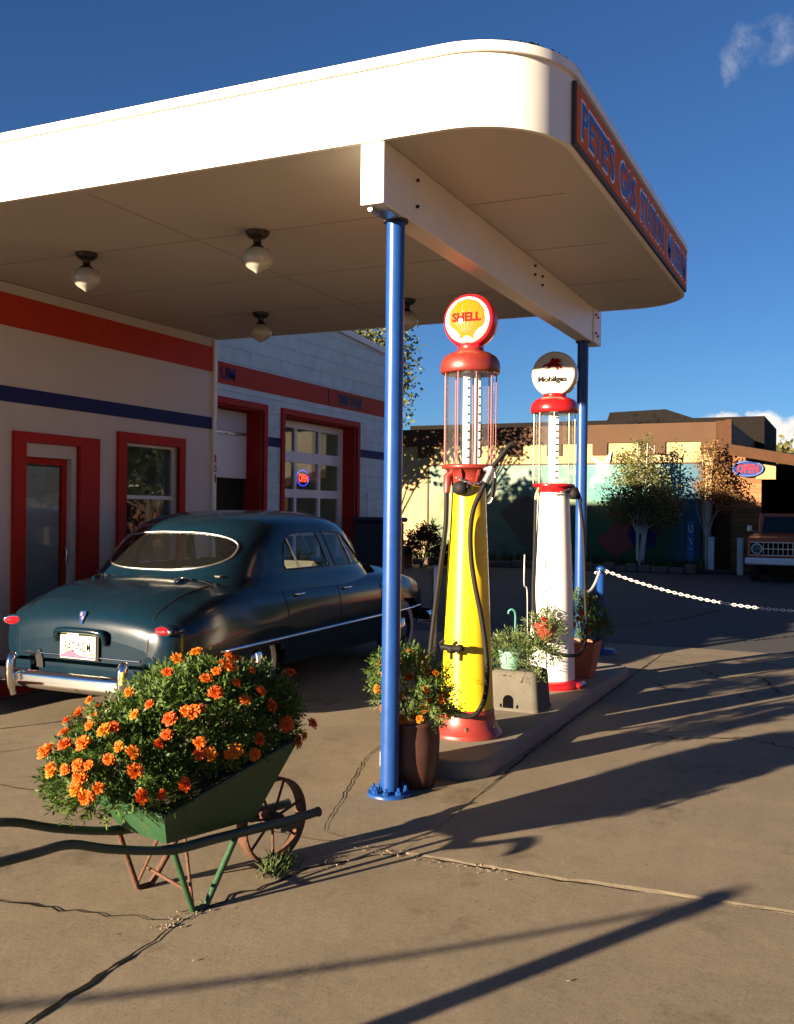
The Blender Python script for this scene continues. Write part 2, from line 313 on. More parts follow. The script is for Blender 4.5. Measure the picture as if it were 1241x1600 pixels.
# ------------------------------------------------------------------ mesh builder
class MB:
    def __init__(s, o=(0,0,0)):
        s.v = []; s.f = []; s.sm = []; s.o = Vector(o)
    def add(s, verts, faces, smooth=False, mx=None):
        b = len(s.v)
        for p in verts:
            p = Vector(p)
            if mx is not None: p = mx @ p
            s.v.append(tuple(p - s.o))
        for f in faces:
            s.f.append([b+i for i in f]); s.sm.append(smooth)
        return s
    def box(s, c, d, mx=None, bev=0.):
        x, y, z = d[0]/2, d[1]/2, d[2]/2
        cx, cy, cz = c
        if bev <= 0:
            vs = [(cx+i*x, cy+j*y, cz+k*z) for k in (-1,1) for j in (-1,1) for i in (-1,1)]
            fs = [(0,2,3,1),(4,5,7,6),(0,1,5,4),(2,6,7,3),(0,4,6,2),(1,3,7,5)]
            return s.add(vs, fs, False, mx)
        b = min(bev, x*.98, y*.98, z*.98)
        vs = []; idx = {}
        for i in (-1,1):
            for j in (-1,1):
                for k in (-1,1):
                    for a in range(3):
                        p = [i*x, j*y, k*z]
                        for q in range(3):
                            if q != a: p[q] -= (i,j,k)[q]*b
                        idx[(i,j,k,a)] = len(vs); vs.append((cx+p[0], cy+p[1], cz+p[2]))
        fs = []
        for a in range(3):
            o1, o2 = [q for q in range(3) if q != a]
            for sg in (-1,1):
                r = []
                for (u, w) in ((-1,-1),(1,-1),(1,1),(-1,1)):
                    k = [0,0,0]; k[a] = sg; k[o1] = u; k[o2] = w
                    r.append(idx[(k[0],k[1],k[2],a)])
                flip = (sg == 1) == (a == 1)
                fs.append(r[::-1] if flip else r)
        for a in range(3):
            o1, o2 = [q for q in range(3) if q != a]
            for u in (-1,1):
                for w in (-1,1):
                    k0 = [0,0,0]; k0[o1] = u; k0[o2] = w; k1 = list(k0); k0[a] = -1; k1[a] = 1
                    fs.append([idx[(*k0,o1)], idx[(*k1,o1)], idx[(*k1,o2)], idx[(*k0,o2)]])
        for i in (-1,1):
            for j in (-1,1):
                for k in (-1,1):
                    fs.append([idx[(i,j,k,0)], idx[(i,j,k,1)], idx[(i,j,k,2)]])
        return s.add(vs, fs, False, mx)
    def lathe(s, prof, c=(0,0,0), n=32, axis='Z', mx=None, smooth=True, cap=True):
        vs = []; fs = []
        for (r, h) in prof:
            for i in range(n):
                a = 2*PI*i/n
                p = (r*math.cos(a), r*math.sin(a), h)
                if axis == 'X': p = (h, p[0], p[1])
                elif axis == 'Y': p = (p[1], h, p[0])
                vs.append((p[0]+c[0], p[1]+c[1], p[2]+c[2]))
        for k in range(len(prof)-1):
            for i in range(n):
                j = (i+1) % n
                fs.append((k*n+i, k*n+j, (k+1)*n+j, (k+1)*n+i))
        s.add(vs, fs, smooth, mx)
        if cap:
            m = len(prof)-1
            if prof[0][0] > 1e-5: s.add(vs[:n], [tuple(range(n))[::-1]], False, mx)
            if prof[-1][0] > 1e-5: s.add(vs[m*n:], [tuple(range(n))], False, mx)
        return s
    def tube(s, path, r, n=8, mx=None, cap=True, smooth=True):
        P = [Vector(p) for p in path]; m = len(P)
        R = r if isinstance(r, (list, tuple)) else [r]*m
        T = []
        for i in range(m):
            t = P[min(i+1, m-1)] - P[max(i-1, 0)]
            T.append(t.normalized() if t.length > 1e-9 else Vector((0,0,1)))
        up = Vector((0,0,1)) if abs(T[0].z) < .9 else Vector((1,0,0))
        a = T[0].cross(up).normalized(); vs = []
        for i in range(m):
            a = (a - T[i]*a.dot(T[i]))
            if a.length < 1e-6: a = T[i].orthogonal()
            a.normalize(); b = T[i].cross(a)
            for k in range(n):
                th = 2*PI*k/n
                vs.append(P[i] + (a*math.cos(th) + b*math.sin(th))*R[i])
        fs = []
        for i in range(m-1):
            for k in range(n):
                j = (k+1) % n
                fs.append((i*n+k, i*n+j, (i+1)*n+j, (i+1)*n+k))
        s.add(vs, fs, smooth, mx)
        if cap:
            s.add(vs[:n], [tuple(range(n))[::-1]], False, mx); s.add(vs[-n:], [tuple(range(n))], False, mx)
        return s
    def poly(s, pts, fn, d=0.):
        """flat outline pts (2D) mapped by fn(u, v, w) to 3D; extruded by d along w."""
        tri = tessellate_polygon([[Vector((p[0], p[1], 0)) for p in pts]])
        n = len(pts)
        s.add([fn(p[0], p[1], d) for p in pts], [tuple(t) for t in tri])
        if d:
            s.add([fn(p[0], p[1], 0) for p in pts], [tuple(t)[::-1] for t in tri])
            vs = [fn(p[0], p[1], 0) for p in pts] + [fn(p[0], p[1], d) for p in pts]
            s.add(vs, [(i, (i+1) % n, n+(i+1) % n, n+i) for i in range(n)])
        return s
    def quad(s, a, b, c, d): return s.add([a, b, c, d], [(0,1,2,3)])
    def grid_wall(s, xs, zs, solid, fn, t):
        """wall of cells with holes; fn(x, z, w) maps to 3D, thickness t along w."""
        nx, nz = len(xs)-1, len(zs)-1
        ok = [[bool(solid((xs[i]+xs[i+1])/2, (zs[j]+zs[j+1])/2)) for j in range(nz)] for i in range(nx)]
        for i in range(nx):
            for j in range(nz):
                if not ok[i][j]: continue
                x0, x1, z0, z1 = xs[i], xs[i+1], zs[j], zs[j+1]
                s.quad(fn(x0,z0,0), fn(x1,z0,0), fn(x1,z1,0), fn(x0,z1,0))
                s.quad(fn(x1,z0,t), fn(x0,z0,t), fn(x0,z1,t), fn(x1,z1,t))
                for (di, dj, a, b) in ((-1,0,(x0,z1),(x0,z0)), (1,0,(x1,z0),(x1,z1)), (0,-1,(x0,z0),(x1,z0)), (0,1,(x1,z1),(x0,z1))):
                    I, J = i+di, j+dj
                    if 0 <= I < nx and 0 <= J < nz and ok[I][J]: continue
                    s.quad(fn(*a,0), fn(*a,t), fn(*b,t), fn(*b,0))
        return s
    def build(s, name, m, parent=None, weld=False):
        me = bpy.data.meshes.new(name)
        me.from_pydata(s.v, [], s.f); me.update()
        me.polygons.foreach_set('use_smooth', s.sm)
        if weld:
            import bmesh
            bm = bmesh.new(); bm.from_mesh(me); bmesh.ops.remove_doubles(bm, verts=bm.verts, dist=1e-5)
            bmesh.ops.recalc_face_normals(bm, faces=bm.faces); bm.to_mesh(me); bm.free()
        ob = bpy.data.objects.new(name, me); COL.objects.link(ob)
        if m is not None: me.materials.append(m)
        if parent is not None: ob.parent = parent
        return ob

def tag(o, label=None, cat=None, group=None, kind=None):
    if label: o['label'] = label
    if cat: o['category'] = cat
    if group: o['group'] = group
    if kind: o['kind'] = kind
    return o

def thing(name, loc, label, cat, group=None, rz=0.):
    o = bpy.data.objects.new(name, None); COL.objects.link(o)
    o.empty_display_size = .1; o.location = loc; o.rotation_euler = (0,0,rz)
    return tag(o, label, cat, group)

def copy_tree(o, parent=None):
    c = o.copy(); COL.objects.link(c)
    if parent is not None: c.parent = parent
    for ch in list(o.children): copy_tree(ch, c)
    return c

def text_geo(s, extrude=.002, offset=0., font_space=1.0):
    cu = bpy.data.curves.new('lettering', 'FONT'); cu.body = s; cu.size = 1; cu.offset = offset
    cu.resolution_u = 4; cu.space_character = font_space; cu.fill_mode = 'FRONT'
    ob = bpy.data.objects.new('lettering', cu); COL.objects.link(ob)
    bpy.context.view_layer.update()
    me = bpy.data.meshes.new_from_object(ob.evaluated_get(bpy.context.evaluated_depsgraph_get()))
    vs = [tuple(v.co) for v in me.vertices]; fs = [tuple(p.vertices) for p in me.polygons]
    bpy.data.objects.remove(ob); bpy.data.curves.remove(cu); bpy.data.meshes.remove(me)
    return vs, fs

def add_text(mb, s, fn, c, w, h, offset=0., w0=0., shear=0.):
    """letters filling a w x h field centred on c=(u,v); fn(u,v,w) maps to 3D."""
    vs, fs = text_geo(s, offset=offset)
    xs = [v[0] for v in vs]; ys = [v[1] for v in vs]
    x0, x1, y0, y1 = min(xs), max(xs), min(ys), max(ys)
    kx = w/(x1-x0); ky = h/(y1-y0)
    mb.add([fn(c[0]+(v[0]-(x0+x1)/2)*kx + shear*(v[1]-y0)*ky, c[1]+(v[1]-(y0+y1)/2)*ky, w0) for v in vs], fs)
    return mb

def spline(pts, n=8):
    P = [Vector(p) for p in pts]; out = []
    for i in range(len(P)-1):
        p0 = P[max(i-1,0)]; p1 = P[i]; p2 = P[i+1]; p3 = P[min(i+2, len(P)-1)]
        for k in range(n):
            t = k/n
            out.append(.5*((2*p1)+(p2-p0)*t+(2*p0-5*p1+4*p2-p3)*t*t+(3*p1-p0-3*p2+p3)*t**3))
    out.append(P[-1]); return out

def interp(tab, x):
    if x <= tab[0][0]: return tab[0][1]
    for (a, va), (b, vb) in zip(tab, tab[1:]):
        if x <= b:
            t = (x-a)/(b-a); return va+(vb-va)*t
    return tab[-1][1]

def sinterp(tab, x):
    """smooth (monotone-ish cubic) interpolation"""
    n = len(tab)
    if x <= tab[0][0]: return tab[0][1]
    if x >= tab[-1][0]: return tab[-1][1]
    for i in range(n-1):
        a, va = tab[i]; b, vb = tab[i+1]
        if x <= b:
            h = b-a; d = (vb-va)/h
            def sl(j):
                if j <= 0: return (tab[1][1]-tab[0][1])/(tab[1][0]-tab[0][0])
                if j >= n-1: return (tab[-1][1]-tab[-2][1])/(tab[-1][0]-tab[-2][0])
                s1 = (tab[j][1]-tab[j-1][1])/(tab[j][0]-tab[j-1][0]); s2 = (tab[j+1][1]-tab[j][1])/(tab[j+1][0]-tab[j][0])
                return 0 if s1*s2 <= 0 else 2*s1*s2/(s1+s2)
            m0, m1 = sl(i), sl(i+1); t = (x-a)/h
            return (2*t**3-3*t*t+1)*va+(t**3-2*t*t+t)*h*m0+(-2*t**3+3*t*t)*vb+(t**3-t*t)*h*m1
    return tab[-1][1]

# ------------------------------------------------------------------ the setting: ground
def W(o): return Vector(o.location)
g = MB(); g.quad((-150,-200,-.012), (400,-200,-.012), (400,200,-.012), (-150,200,-.012))
tag(g.build('ground', M['asphalt']), kind='structure')

def sheet(name, x0, x1, y0, y1, z, m, nx=24, ny=24):
    b = MB(); b.quad((x0,y0,z), (x1,y0,z), (x1,y1,z), (x0,y1,z)); return tag(b.build(name, m), kind='structure')
sheet('concrete_forecourt', -8, 12.3, -14, 7.68, -.004, M['concrete'])

rj = random.Random(3)
def jag(pts, step=.05, amp=.012, r=rj):
    out = []
    for (a, b) in zip(pts, pts[1:]):
        a = Vector((*a, 0)); b = Vector((*b, 0)); d = b-a; n = max(1, int(d.length/step)); nn = Vector((-d.y, d.x, 0)).normalized()
        for k in range(n): out.append(a+d*(k/n)+nn*r.uniform(-amp, amp))
    out.append(Vector((*pts[-1], 0))); return out
def crack(mb, pts, w=.012, z=.0, amp=.012, step=.05, wmin=.35):
    P = jag(pts, step, amp); L = []; Rr = []
    for i, p in enumerate(P):
        t = (P[min(i+1, len(P)-1)]-P[max(i-1, 0)]).normalized(); n = Vector((-t.y, t.x, 0))
        e = min(1, 4*i/len(P)+.25, 4*(len(P)-1-i)/len(P)+.25)
        ww = w*rj.uniform(wmin, 1.)*e/2
        L.append(p+n*ww); Rr.append(p-n*ww)
    vs = [(q.x, q.y, z) for q in L]+[(q.x, q.y, z) for q in Rr]; n = len(L)
    mb.add(vs, [(i, n+i, n+i+1, i+1) for i in range(n-1)])
# raised slab: its broken front edge catches the low sun
fe = [(4.255+rj.uniform(-.01,.012), y) for y in [1.9-.06*k for k in range(14)]] + [(4.285+.045*(1.05-y)/1.0+rj.uniform(-.005,.006), y) for y in [1.04-.09*k for k in range(60)]]
yb = fe[-1][1]
sl = MB(); sl.poly([(12.3, 1.9), *fe, (12.3, yb)], lambda u, v, w: (u, v, .0022 if w else -.003), 1.)
fo = [(x-.028+rj.uniform(-.006,.006), y) for x, y in fe]
fo = [(x if i % 9 else x+.016, y) for i, (x, y) in enumerate(fo)]
n = len(fe); sl.add([(x,y,.0022) for x, y in fe]+[(x,y,-.0038) for x, y in fo], [(i,n+i,n+i+1,i+1) for i in range(n-1)])
tag(sl.build('concrete_slab', M['concrete']), kind='structure')

cm = MB()
crack(cm, [(.8,2.31),(2.31,2.315),(2.96,2.34),(3.16,2.37)], .026, amp=.006)
crack(cm, [(3.16,2.37),(3.3,2.37),(3.6,2.27),(3.9,2.2),(4.1,2.05),(4.26,1.9)], .022, amp=.022)
crack(cm, [(2.85,4.4),(2.93,3.6),(2.98,3.1),(3.08,2.6),(3.16,2.37)], .018, amp=.02)
crack(cm, [(4.26,1.92),(4.6,1.905),(5.06,1.905),(5.7,1.93),(6.4,1.955),(7.6,1.97),(9.6,1.985),(12.2,2.0)], .016, amp=.005)
crack(cm, [(4.28,2.12),(4.35,2.40),(4.8,2.55),(5.3,2.72),(5.74,2.86),(7.5,3.2)], .009, amp=.008)
crack(cm, [(4.6,6.2),(5.3,5.59),(5.85,5.3),(6.3,5.15)], .016, amp=.006)  # this and the next two: thin dark lines on the left paving
crack(cm, [(4.2,5.4),(4.79,5.05),(5.2,4.88)], .008, amp=.01)
crack(cm, [(4.34,4.57),(4.6,4.25),(4.9,4.0),(5.2,3.9)], .008, amp=.012)
crack(cm, [(-3,-1.2),(4.2,-1.25)], .014, amp=.005)
crack(cm, [(4.26,1.9),(4.22,2.4),(4.26,3.4),(4.2,5.2),(4.3,7)], .010, amp=.008)
crack(cm, [(4.33,-2.2),(12.2,-2.25)], .014, .010, amp=.004)
crack(cm, [(4.225,1.9),(4.22,1.2),(4.255,.8)], .016, amp=.008)
crack(cm, [(4.255,.8),(4.29,.3),(4.43,-2.5)], .007, amp=.004)
crack(cm, [(8.3,1.88),(8.33,-2.2)], .012, .010, amp=.004)
for q in ([(7.3,1.6),(7.25,1.1),(7.5,.7),(7.2,.2)], [(10.9,1.6),(10.2,1.2),(10.4,.8),(9.5,.6),(9.3,.9),(8.9,.75)], [(9.6,1.75),(9.2,1.5),(9.3,1.2)], [(11.5,1.2),(11.2,.6),(11.8,.2)],
          [(6.1,.2),(6.3,-.5),(5.9,-1.1)], [(10.2,.4),(9.9,-.2),(10.6,-.9)]):
    crack(cm, q, .024, .010, amp=.03)
for q in ([(13.2,1.4),(14.5,.6),(15,-1)], [(13.4,3.5),(15.6,2.4),(18,2.0)], [(14,5),(17,4.4),(21,4.9)]):
    crack(cm, q, .05, -.009, amp=.05)
tag(cm.build('pavement_cracks_and_lines', M['crack']), kind='structure')
# crumbled concrete along the broken joint
rb = MB()
for k in range(130):
    t = rj.random()
    if t < .45: x, y = 4.20+rj.gauss(0,.03), rj.uniform(1.3, 2.1)
    elif t < .7: x, y = rj.uniform(3.05,3.35), 2.37+rj.gauss(0,.03)
    elif t < .9: x, y = 4.0+rj.gauss(0,.09), 2.16+rj.gauss(0,.06)
    else: x, y = rj.uniform(2.2,4.6), rj.uniform(-.6,3)
    s = rj.uniform(.002,.0065)
    mx = Matrix.Translation((x,y,s*.3)) @ Matrix.Rotation(rj.uniform(0,6),4,'Z') @ Matrix.Rotation(rj.uniform(-.5,.5),4,'X')
    rb.box((0,0,0), (s*rj.uniform(.8,2.4), s*rj.uniform(.8,1.6), s*.8), mx, s*.25)
tag(rb.build('concrete_crumbs', M['rubble']), kind='stuff')
# weeds in the joint under the barrow wheel
wd = MB()
for k in range(110):
    a = rj.uniform(0,6.28); x = 3.78+rj.gauss(0,.05); y = 2.32+rj.gauss(0,.03); h = rj.uniform(.03,.085); l = rj.uniform(.01,.06)
    p = Vector((x,y,-.002)); q = p+Vector((math.cos(a)*l, math.sin(a)*l, h)); n = Vector((-math.sin(a), math.cos(a), 0))*.003
    wd.add([p-n, p+n, (p+q)/2+n+Vector((0,0,.01)), q, (p+q)/2-n+Vector((0,0,.01))], [(0,1,2,3,4)])
tag(wd.build('weeds', M['leaf2']), kind='stuff')

# pump island with rounded ends
def rrect(x0, x1, y0, y1, r, n=8):
    out = []
    for (cx, cy, a0) in ((x1-r,y0+r,-90),(x1-r,y1-r,0),(x0+r,y1-r,90),(x0+r,y0+r,180)):
        for k in range(n+1):
            a = math.radians(a0+90*k/n); out.append((cx+r*math.cos(a), cy+r*math.sin(a)))
    return out
ISL = .10
isl = thing('pump_island', (7.75,2.37,0), 'low concrete island with rounded ends carrying the two old fuel pumps', 'pump island')
ib = MB(W(isl)); rings = [(0,-.01),(0,ISL-.03),(.012,ISL-.008),(.035,ISL)]
RR = [[(x, y, z) for (x, y) in rrect(5.55+d, 9.95-d, 2.0+d, 2.74-d, .2-d*.5)] for d, z in rings]
n = len(RR[0])
ib.add([p for r in RR for p in r], [(k*n+i, k*n+(i+1)%n, (k+1)*n+(i+1)%n, (k+1)*n+i) for k in range(3) for i in range(n)], True)
ib.add(RR[-1], [tuple(range(n))])
ib.build('concrete_curb', M['curb'], isl)

# ------------------------------------------------------------------ station building (front wall plane y = 6.8)
YW = 6.8
st = thing('station_building', (7.2,8.6,0), 'cream station office with red and navy stripes behind the parked car', 'building')
SO = W(st)
fy = lambda y0: (lambda x, z, w: (x, y0+w, z))
DX0, DX1, DZ = 6.68, 7.37, 2.19          # door opening
WX0, WX1, WZ0, WZ1 = 8.04, 8.92, 1.0, 2.28   # window opening
b = MB(SO)
inn = lambda x, z: not (DX0 < x < DX1 and .2 < z < DZ) and not (WX0 < x < WX1 and WZ0 < z < WZ1)
b.grid_wall([4.78, DX0, DX1, WX0, WX1, 9.58], [0, .2, WZ0, DZ, WZ1, 3.58], inn, fy(YW), .3)
# other walls
b.box((4.93,9.55,2.0), (.3,4.9,4.0)); b.box((9.43,9.55,2.0), (.3,4.9,4.0)); b.box((7.18,12.15,2.0), (4.8,.3,4.0))
b.build('wall', M['wall'], st)
b = MB(SO); b.box((7.18,9.55,3.9), (4.1,4.8,.2)); b.build('roof', M['darkroof'], st)
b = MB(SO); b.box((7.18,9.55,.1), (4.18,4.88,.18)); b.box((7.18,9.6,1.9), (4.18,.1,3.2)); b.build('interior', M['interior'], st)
b = MB(SO); b.box((7.165,YW-.004,3.342), (4.76,.012,.285)); b.build('red_stripe', M['redorange'], st)
b = MB(SO); b.box((7.2,YW-.004,2.60), (4.72,.012,.137)); b.box((9.60,YW-.009,2.61), (.075,.014,.137)); b.build('navy_stripe', M['navy'], st)
b = MB(SO); b.box((9.575,YW-.012,1.77), (.07,.05,3.6), None, .006); b.build('corner_trim', M['white'], st)
b = MB(SO); b.box((7.15,YW-.19,.09), (4.75,.34,.2), None, .015); b.build('step', M['curb'], st)
b = MB(SO); b.box((7.15,YW-.365,.1), (4.74,.008,.17)); b.build('painted_step_edge', M['redframe'], st)
# front door: red surround, inner jamb, red framed glass leaf
dr = MB(SO)
dr.box(((DX0+DX1+.135)/2,YW-.015,DZ+.045), (DX1-DX0+.405,.05,.09)); dr.box((DX0-.065,YW-.015,1.19), (.14,.05,2.0)); dr.box((DX1+.135,YW-.015,1.19), (.27,.05,2.0))
dob = dr.build('door', M['redframe'], st)
b = MB(SO); b.box((7.335,YW+.14,1.2), (.065,.26,1.98)); b.box((6.99,YW+.14,2.125), (.62,.26,.125)); b.build('door_jamb', M['wall'], dob)
b = MB(SO)
for (x0, x1, z0, z1) in ((6.685,6.735,.2,2.06),(7.24,7.30,.2,2.06),(6.735,7.24,2.0,2.06),(6.735,7.24,.2,.42)): b.box(((x0+x1)/2,YW+.09,(z0+z1)/2), (x1-x0,.045,z1-z0))
b.build('door_leaf', M['redframe'], dob)
b = MB(SO); b.box((6.9875,YW+.09,1.21), (.505,.008,1.58)); b.build('door_pane', M['glass'], dob)
b = MB(SO); b.box((6.9875,YW+.105,1.2), (.50,.006,1.56)); b.build('door_reflection', M['frost'], dob)  # pale sheet behind the pane, stands in for the reflection in the glass
b = MB(SO); b.tube(spline([(7.265,YW+.065,1.08),(7.265,YW+.03,1.09),(7.265,YW+.03,1.2),(7.265,YW+.065,1.21)], 4), .009); b.build('door_handle', M['chrome'], dob)
# window: red surround, white sashes
wf = MB(SO)
for (x0, x1, z0, z1) in ((WX0-.12,WX0,WZ0-.1,WZ1+.1),(WX1,WX1+.1,WZ0-.1,WZ1+.1),(WX0,WX1,WZ1,WZ1+.1),(WX0,WX1,WZ0-.1,WZ0)): wf.box(((x0+x1)/2,YW-.012,(z0+z1)/2), (x1-x0,.05,z1-z0))
wob = wf.build('window', M['redframe'], st)
b = MB(SO)
for (x0, x1, z0, z1) in ((WX0,WX0+.03,WZ0,WZ1),(WX1-.03,WX1,WZ0,WZ1),(WX0+.03,WX1-.03,WZ1-.03,WZ1),(WX0+.03,WX1-.03,WZ0,WZ0+.04),(WX0+.03,WX1-.03,1.70,1.74)): b.box(((x0+x1)/2,YW+.07,(z0+z1)/2), (x1-x0,.04,z1-z0))
b.build('sash', M['white'], wob)
b = MB(SO); b.box((8.48,YW+.075,(WZ0+WZ1)/2), (.82,.006,WZ1-WZ0-.06)); b.build('pane', M['glass'], wob)
b = MB(SO); b.box((8.48,YW+.28,1.35), (.8,.02,.7)); b.build('dark_backing', M['dark'], wob)  # near-black sheet set behind the lower pane
# house number
for i, ch in enumerate('101'):
    t = MB(SO); add_text(t, ch, fy(YW-.04), (9.575, 2.19-.115*i), .05 if ch == '0' else .03, .09, offset=.02); t.build('number', M['redframe'], st)

# framed posters seen through/around: shelf goods behind the window
# ------------------------------------------------------------------ canopy
CX0, CX1, CY0, ZS, ZF, ZT = 4.75, 9.65, 1.41, 3.585, 3.965, 4.015
cp = thing('canopy', (7.2,4.1,3.585), 'white flat station canopy with rounded front corners over the pumps', 'canopy')
CO = W(cp)
def outline(d, r=.55, n=14):
    out = [(CX0-d, YW), ]
    for (cx, cy, a0) in ((CX0+r,CY0+r,180),(CX1-r,CY0+r,270)):
        for k in range(n+1):
            a = math.radians(a0+90*k/n); out.append((cx+(r+d)*math.cos(a), cy+(r+d)*math.sin(a)))
    out.append((CX1+d, YW)); return out
def band(mb, d, z0, z1, smooth=True):
    o = outline(d); n = len(o)
    mb.add([(x,y,z0) for x,y in o]+[(x,y,z1) for x,y in o], [(i,i+1,n+i+1,n+i) for i in range(n-1)], smooth)
b = MB(CO); band(b, 0, ZS-.004, ZF)
o = outline(0); o2 = outline(-.03)   # rolled lower edge
n = len(o); b.add([(x,y,ZS-.004) for x,y in o]+[(x,y,ZS-.004) for x,y in o2]+[(x,y,ZS+.02) for x,y in o2], [(i,n+i,n+i+1,i+1) for i in range(n-1)]+[(n+i,2*n+i,2*n+i+1,n+i+1) for i in range(n-1)])
b.build('fascia', M['white'], cp)
b = MB(CO); band(b, .022, ZF, ZT)
for (z, nrm) in ((ZF, 1), (ZT, 0)):
    oa, ob_ = outline(0 if nrm else -.25), outline(.022)
    b.add([(x,y,z) for x,y in oa]+[(x,y,z) for x,y in ob_], [(i,i+1,n+i+1,n+i) for i in range(n-1)])
b.build('roof_edge', M['white'], cp)
# torn roofing felt showing at the corner
b = MB(CO); o = outline(.018); lo_ = []; hi_ = []
for i in range(5, 18):
    for k in range(9):
        p = Vector((*o[i],0)).lerp(Vector((*o[i+1],0)), k/9); h = max(.001, rj.gauss(.005,.006)) if i > 5 else .001
        lo_.append(p+Vector((0,0,ZT-.012*(1 if rj.random() < .25 else .3)))); hi_.append(p+Vector((0,0,ZT+h)))
n = len(lo_); b.add([(p.x,p.y,p.z) for p in lo_+hi_], [(i,i+1,n+i+1,n+i) for i in range(n-1)])
b.build('roofing_felt', M['darkroof'], cp)
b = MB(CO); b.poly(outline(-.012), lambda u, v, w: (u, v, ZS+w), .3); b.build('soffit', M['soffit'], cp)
b = MB(CO)
for x in (6.0, 7.22, 8.44): b.box((x,4.2,ZS-.0015), (.006,5.1,.003))
b.box((7.2,4.42,ZS-.0018), (4.7,.008,.003))
b.build('panel_joints', M['joint'], cp)
bm_ = MB(CO); bm_.box((7.24,2.373,3.4175), (4.95,.139,.335), None, .004); beam = bm_.build('beam', M['white'], cp)
b = MB(CO); b.box((9.56,2.298,3.4175), (.30,.012,.335), None, .003); b.build('beam_plate', M['white'], beam)
for (x, z) in ((9.47,3.52),(9.55,3.505),(9.47,3.34),(9.55,3.325),(7.5,3.54),(7.5,3.47),(7.7,3.50),(7.7,3.43),(5.2,3.50),(5.2,3.35)):
    b = MB(CO); b.lathe([(.010,-.010),(.010,.004),(.004,.008)], (x,2.297 if x < 9 else 2.285,z), 8, 'Y'); b.build('bolt', M['darkmetal'], beam)
b = MB(CO); b.box((4.93,2.373,3.2445), (.16,.1,.011)); b.tube([(4.80,2.40,3.235),(4.90,2.40,3.235)], .012); b.build('bracket', M['steel'], beam)

def lettering_sign(loc, label, x0, x1, z0, z1):
    t = thing('canopy_sign', loc, label, 'sign'); O = W(t); f = lambda u, v, w: (u, CY0-.024-w, v)
    b = MB(O); b.box(((x0+x1)/2,CY0-.011,(z0+z1)/2), (x1-x0,.02,z1-z0)); b.build('sign_frame', M['darktrim'], t)
    b = MB(O); b.box(((x0+x1)/2,CY0-.018,(z0+z1)/2+.006), (x1-x0-.04,.012,z1-z0-.035)); b.build('sign_board', M['signorange'], t)
    zc = (z0+z1)/2+.004
    words = [("PETE'S", 5.36, 6.17), ('GAS', 6.33, 6.83), ('STATION', 6.99, 7.93), ('MUSEUM', 8.09, 9.02)]
    for s, u0, u1 in words:
        a = MB(O); c = MB(O)
        add_text(a, s, f, ((u0+u1)/2, zc), u1-u0+.03, .245, offset=.032, w0=.001); add_text(c, s, f, ((u0+u1)/2, zc), u1-u0, .21, offset=.02, w0=.003)
        lo_ = a.build('lettering_outline', M['letterwhite'], t); c.build('lettering', M['letterblue'], lo_)
    return t
lettering_sign((7.2,1.4,3.59), "orange fascia sign with blue lettering PETE'S GAS STATION MUSEUM along the canopy edge", 5.24, 9.12, 3.592, 3.935)

# opal ceiling lamps
def ceiling_lamp(x, y, label):
    t = thing('ceiling_lamp', (x,y,ZS), label, 'ceiling lamp', 'opal globe lamps under the canopy'); O = Vector((0,0,0))
    b = MB(); b.lathe([(.085,-.001),(.085,-.02),(.06,-.045),(.03,-.055),(.028,-.095),(.05,-.11),(.055,-.125)], n=24); b.build('lamp_fitting', M['darkmetal'], t)
    b = MB(); b.lathe([(.05,-.118),(.085,-.135),(.108,-.17),(.112,-.205),(.098,-.235),(.06,-.265),(.025,-.285),(.012,-.297),(.0,-.30)], n=28); b.build('lamp_globe', M['lampglass'], t)
    return t
l0 = ceiling_lamp(5.99, 3.89, 'opal ceiling lamp nearest the blue post, left of it under the canopy')
for (x, y, la) in ((5.99,5.46,'leftmost opal ceiling lamp under the canopy, above the red wall stripe'), (8.48,5.455,'farthest opal ceiling lamp, hanging before the white garage gable'), (8.45,3.83,'opal ceiling lamp half hidden behind the near blue post')):
    c = copy_tree(l0); c.location = (x, y, ZS); c['label'] = la

# posts
def canopy_post(x, y, zt, label):
    t = thing('canopy_post', (x,y,0), label, 'post', 'blue posts holding up the canopy')
    b = MB(); b.lathe([(.0525,.012),(.0525,zt-.012)], n=28); b.build('pole', M['bluepole'], t)
    b = MB(); b.lathe([(.125,-.006),(.125,.010),(.12,.014),(.06,.014)], n=32); bp = b.build('base_plate', M['bluepole'], t)
    for k in range(8):
        a = 2*PI*(k+.3)/8; q = MB(); q.lathe([(.019,.014),(.019,.032),(.009,.033),(.009,.05),(.006,.053)], (.093*math.cos(a), .093*math.sin(a), 0), 6, smooth=False); q.build('anchor_bolt', M['bluepole'], bp)
    b = MB(); b.lathe([(.07,zt-.014),(.07,zt-.001)], n=24); b.build('top_plate', M['darktrim'], t)
    return t
canopy_post(5.09, 2.38, 3.25, 'near blue canopy post beside the wheelbarrow, with bolted base plate')
canopy_post(9.35, 2.38, 3.25, 'far blue canopy post behind the white fuel pump')

# ------------------------------------------------------------------ garage (front wall plane y = 7.7)
YG = 7.7
ga = thing('garage_building', (13.1,8.2,0), 'white painted block garage with red stripe and two bay doors behind the canopy', 'building')
GO = W(ga)
A0, A1, AZ = 10.2, 12.05, 3.02        # open bay
B0, B1, BZ = 12.62, 14.98, 3.02       # glazed bay
b = MB(GO)
ing = lambda x, z: not (A0 < x < A1 and z < AZ) and not (B0 < x < B1 and z < BZ)
b.grid_wall([9.58, A0, A1, B0, B1, 16.3], [0, AZ, 4.3], ing, fy(YG), .3)
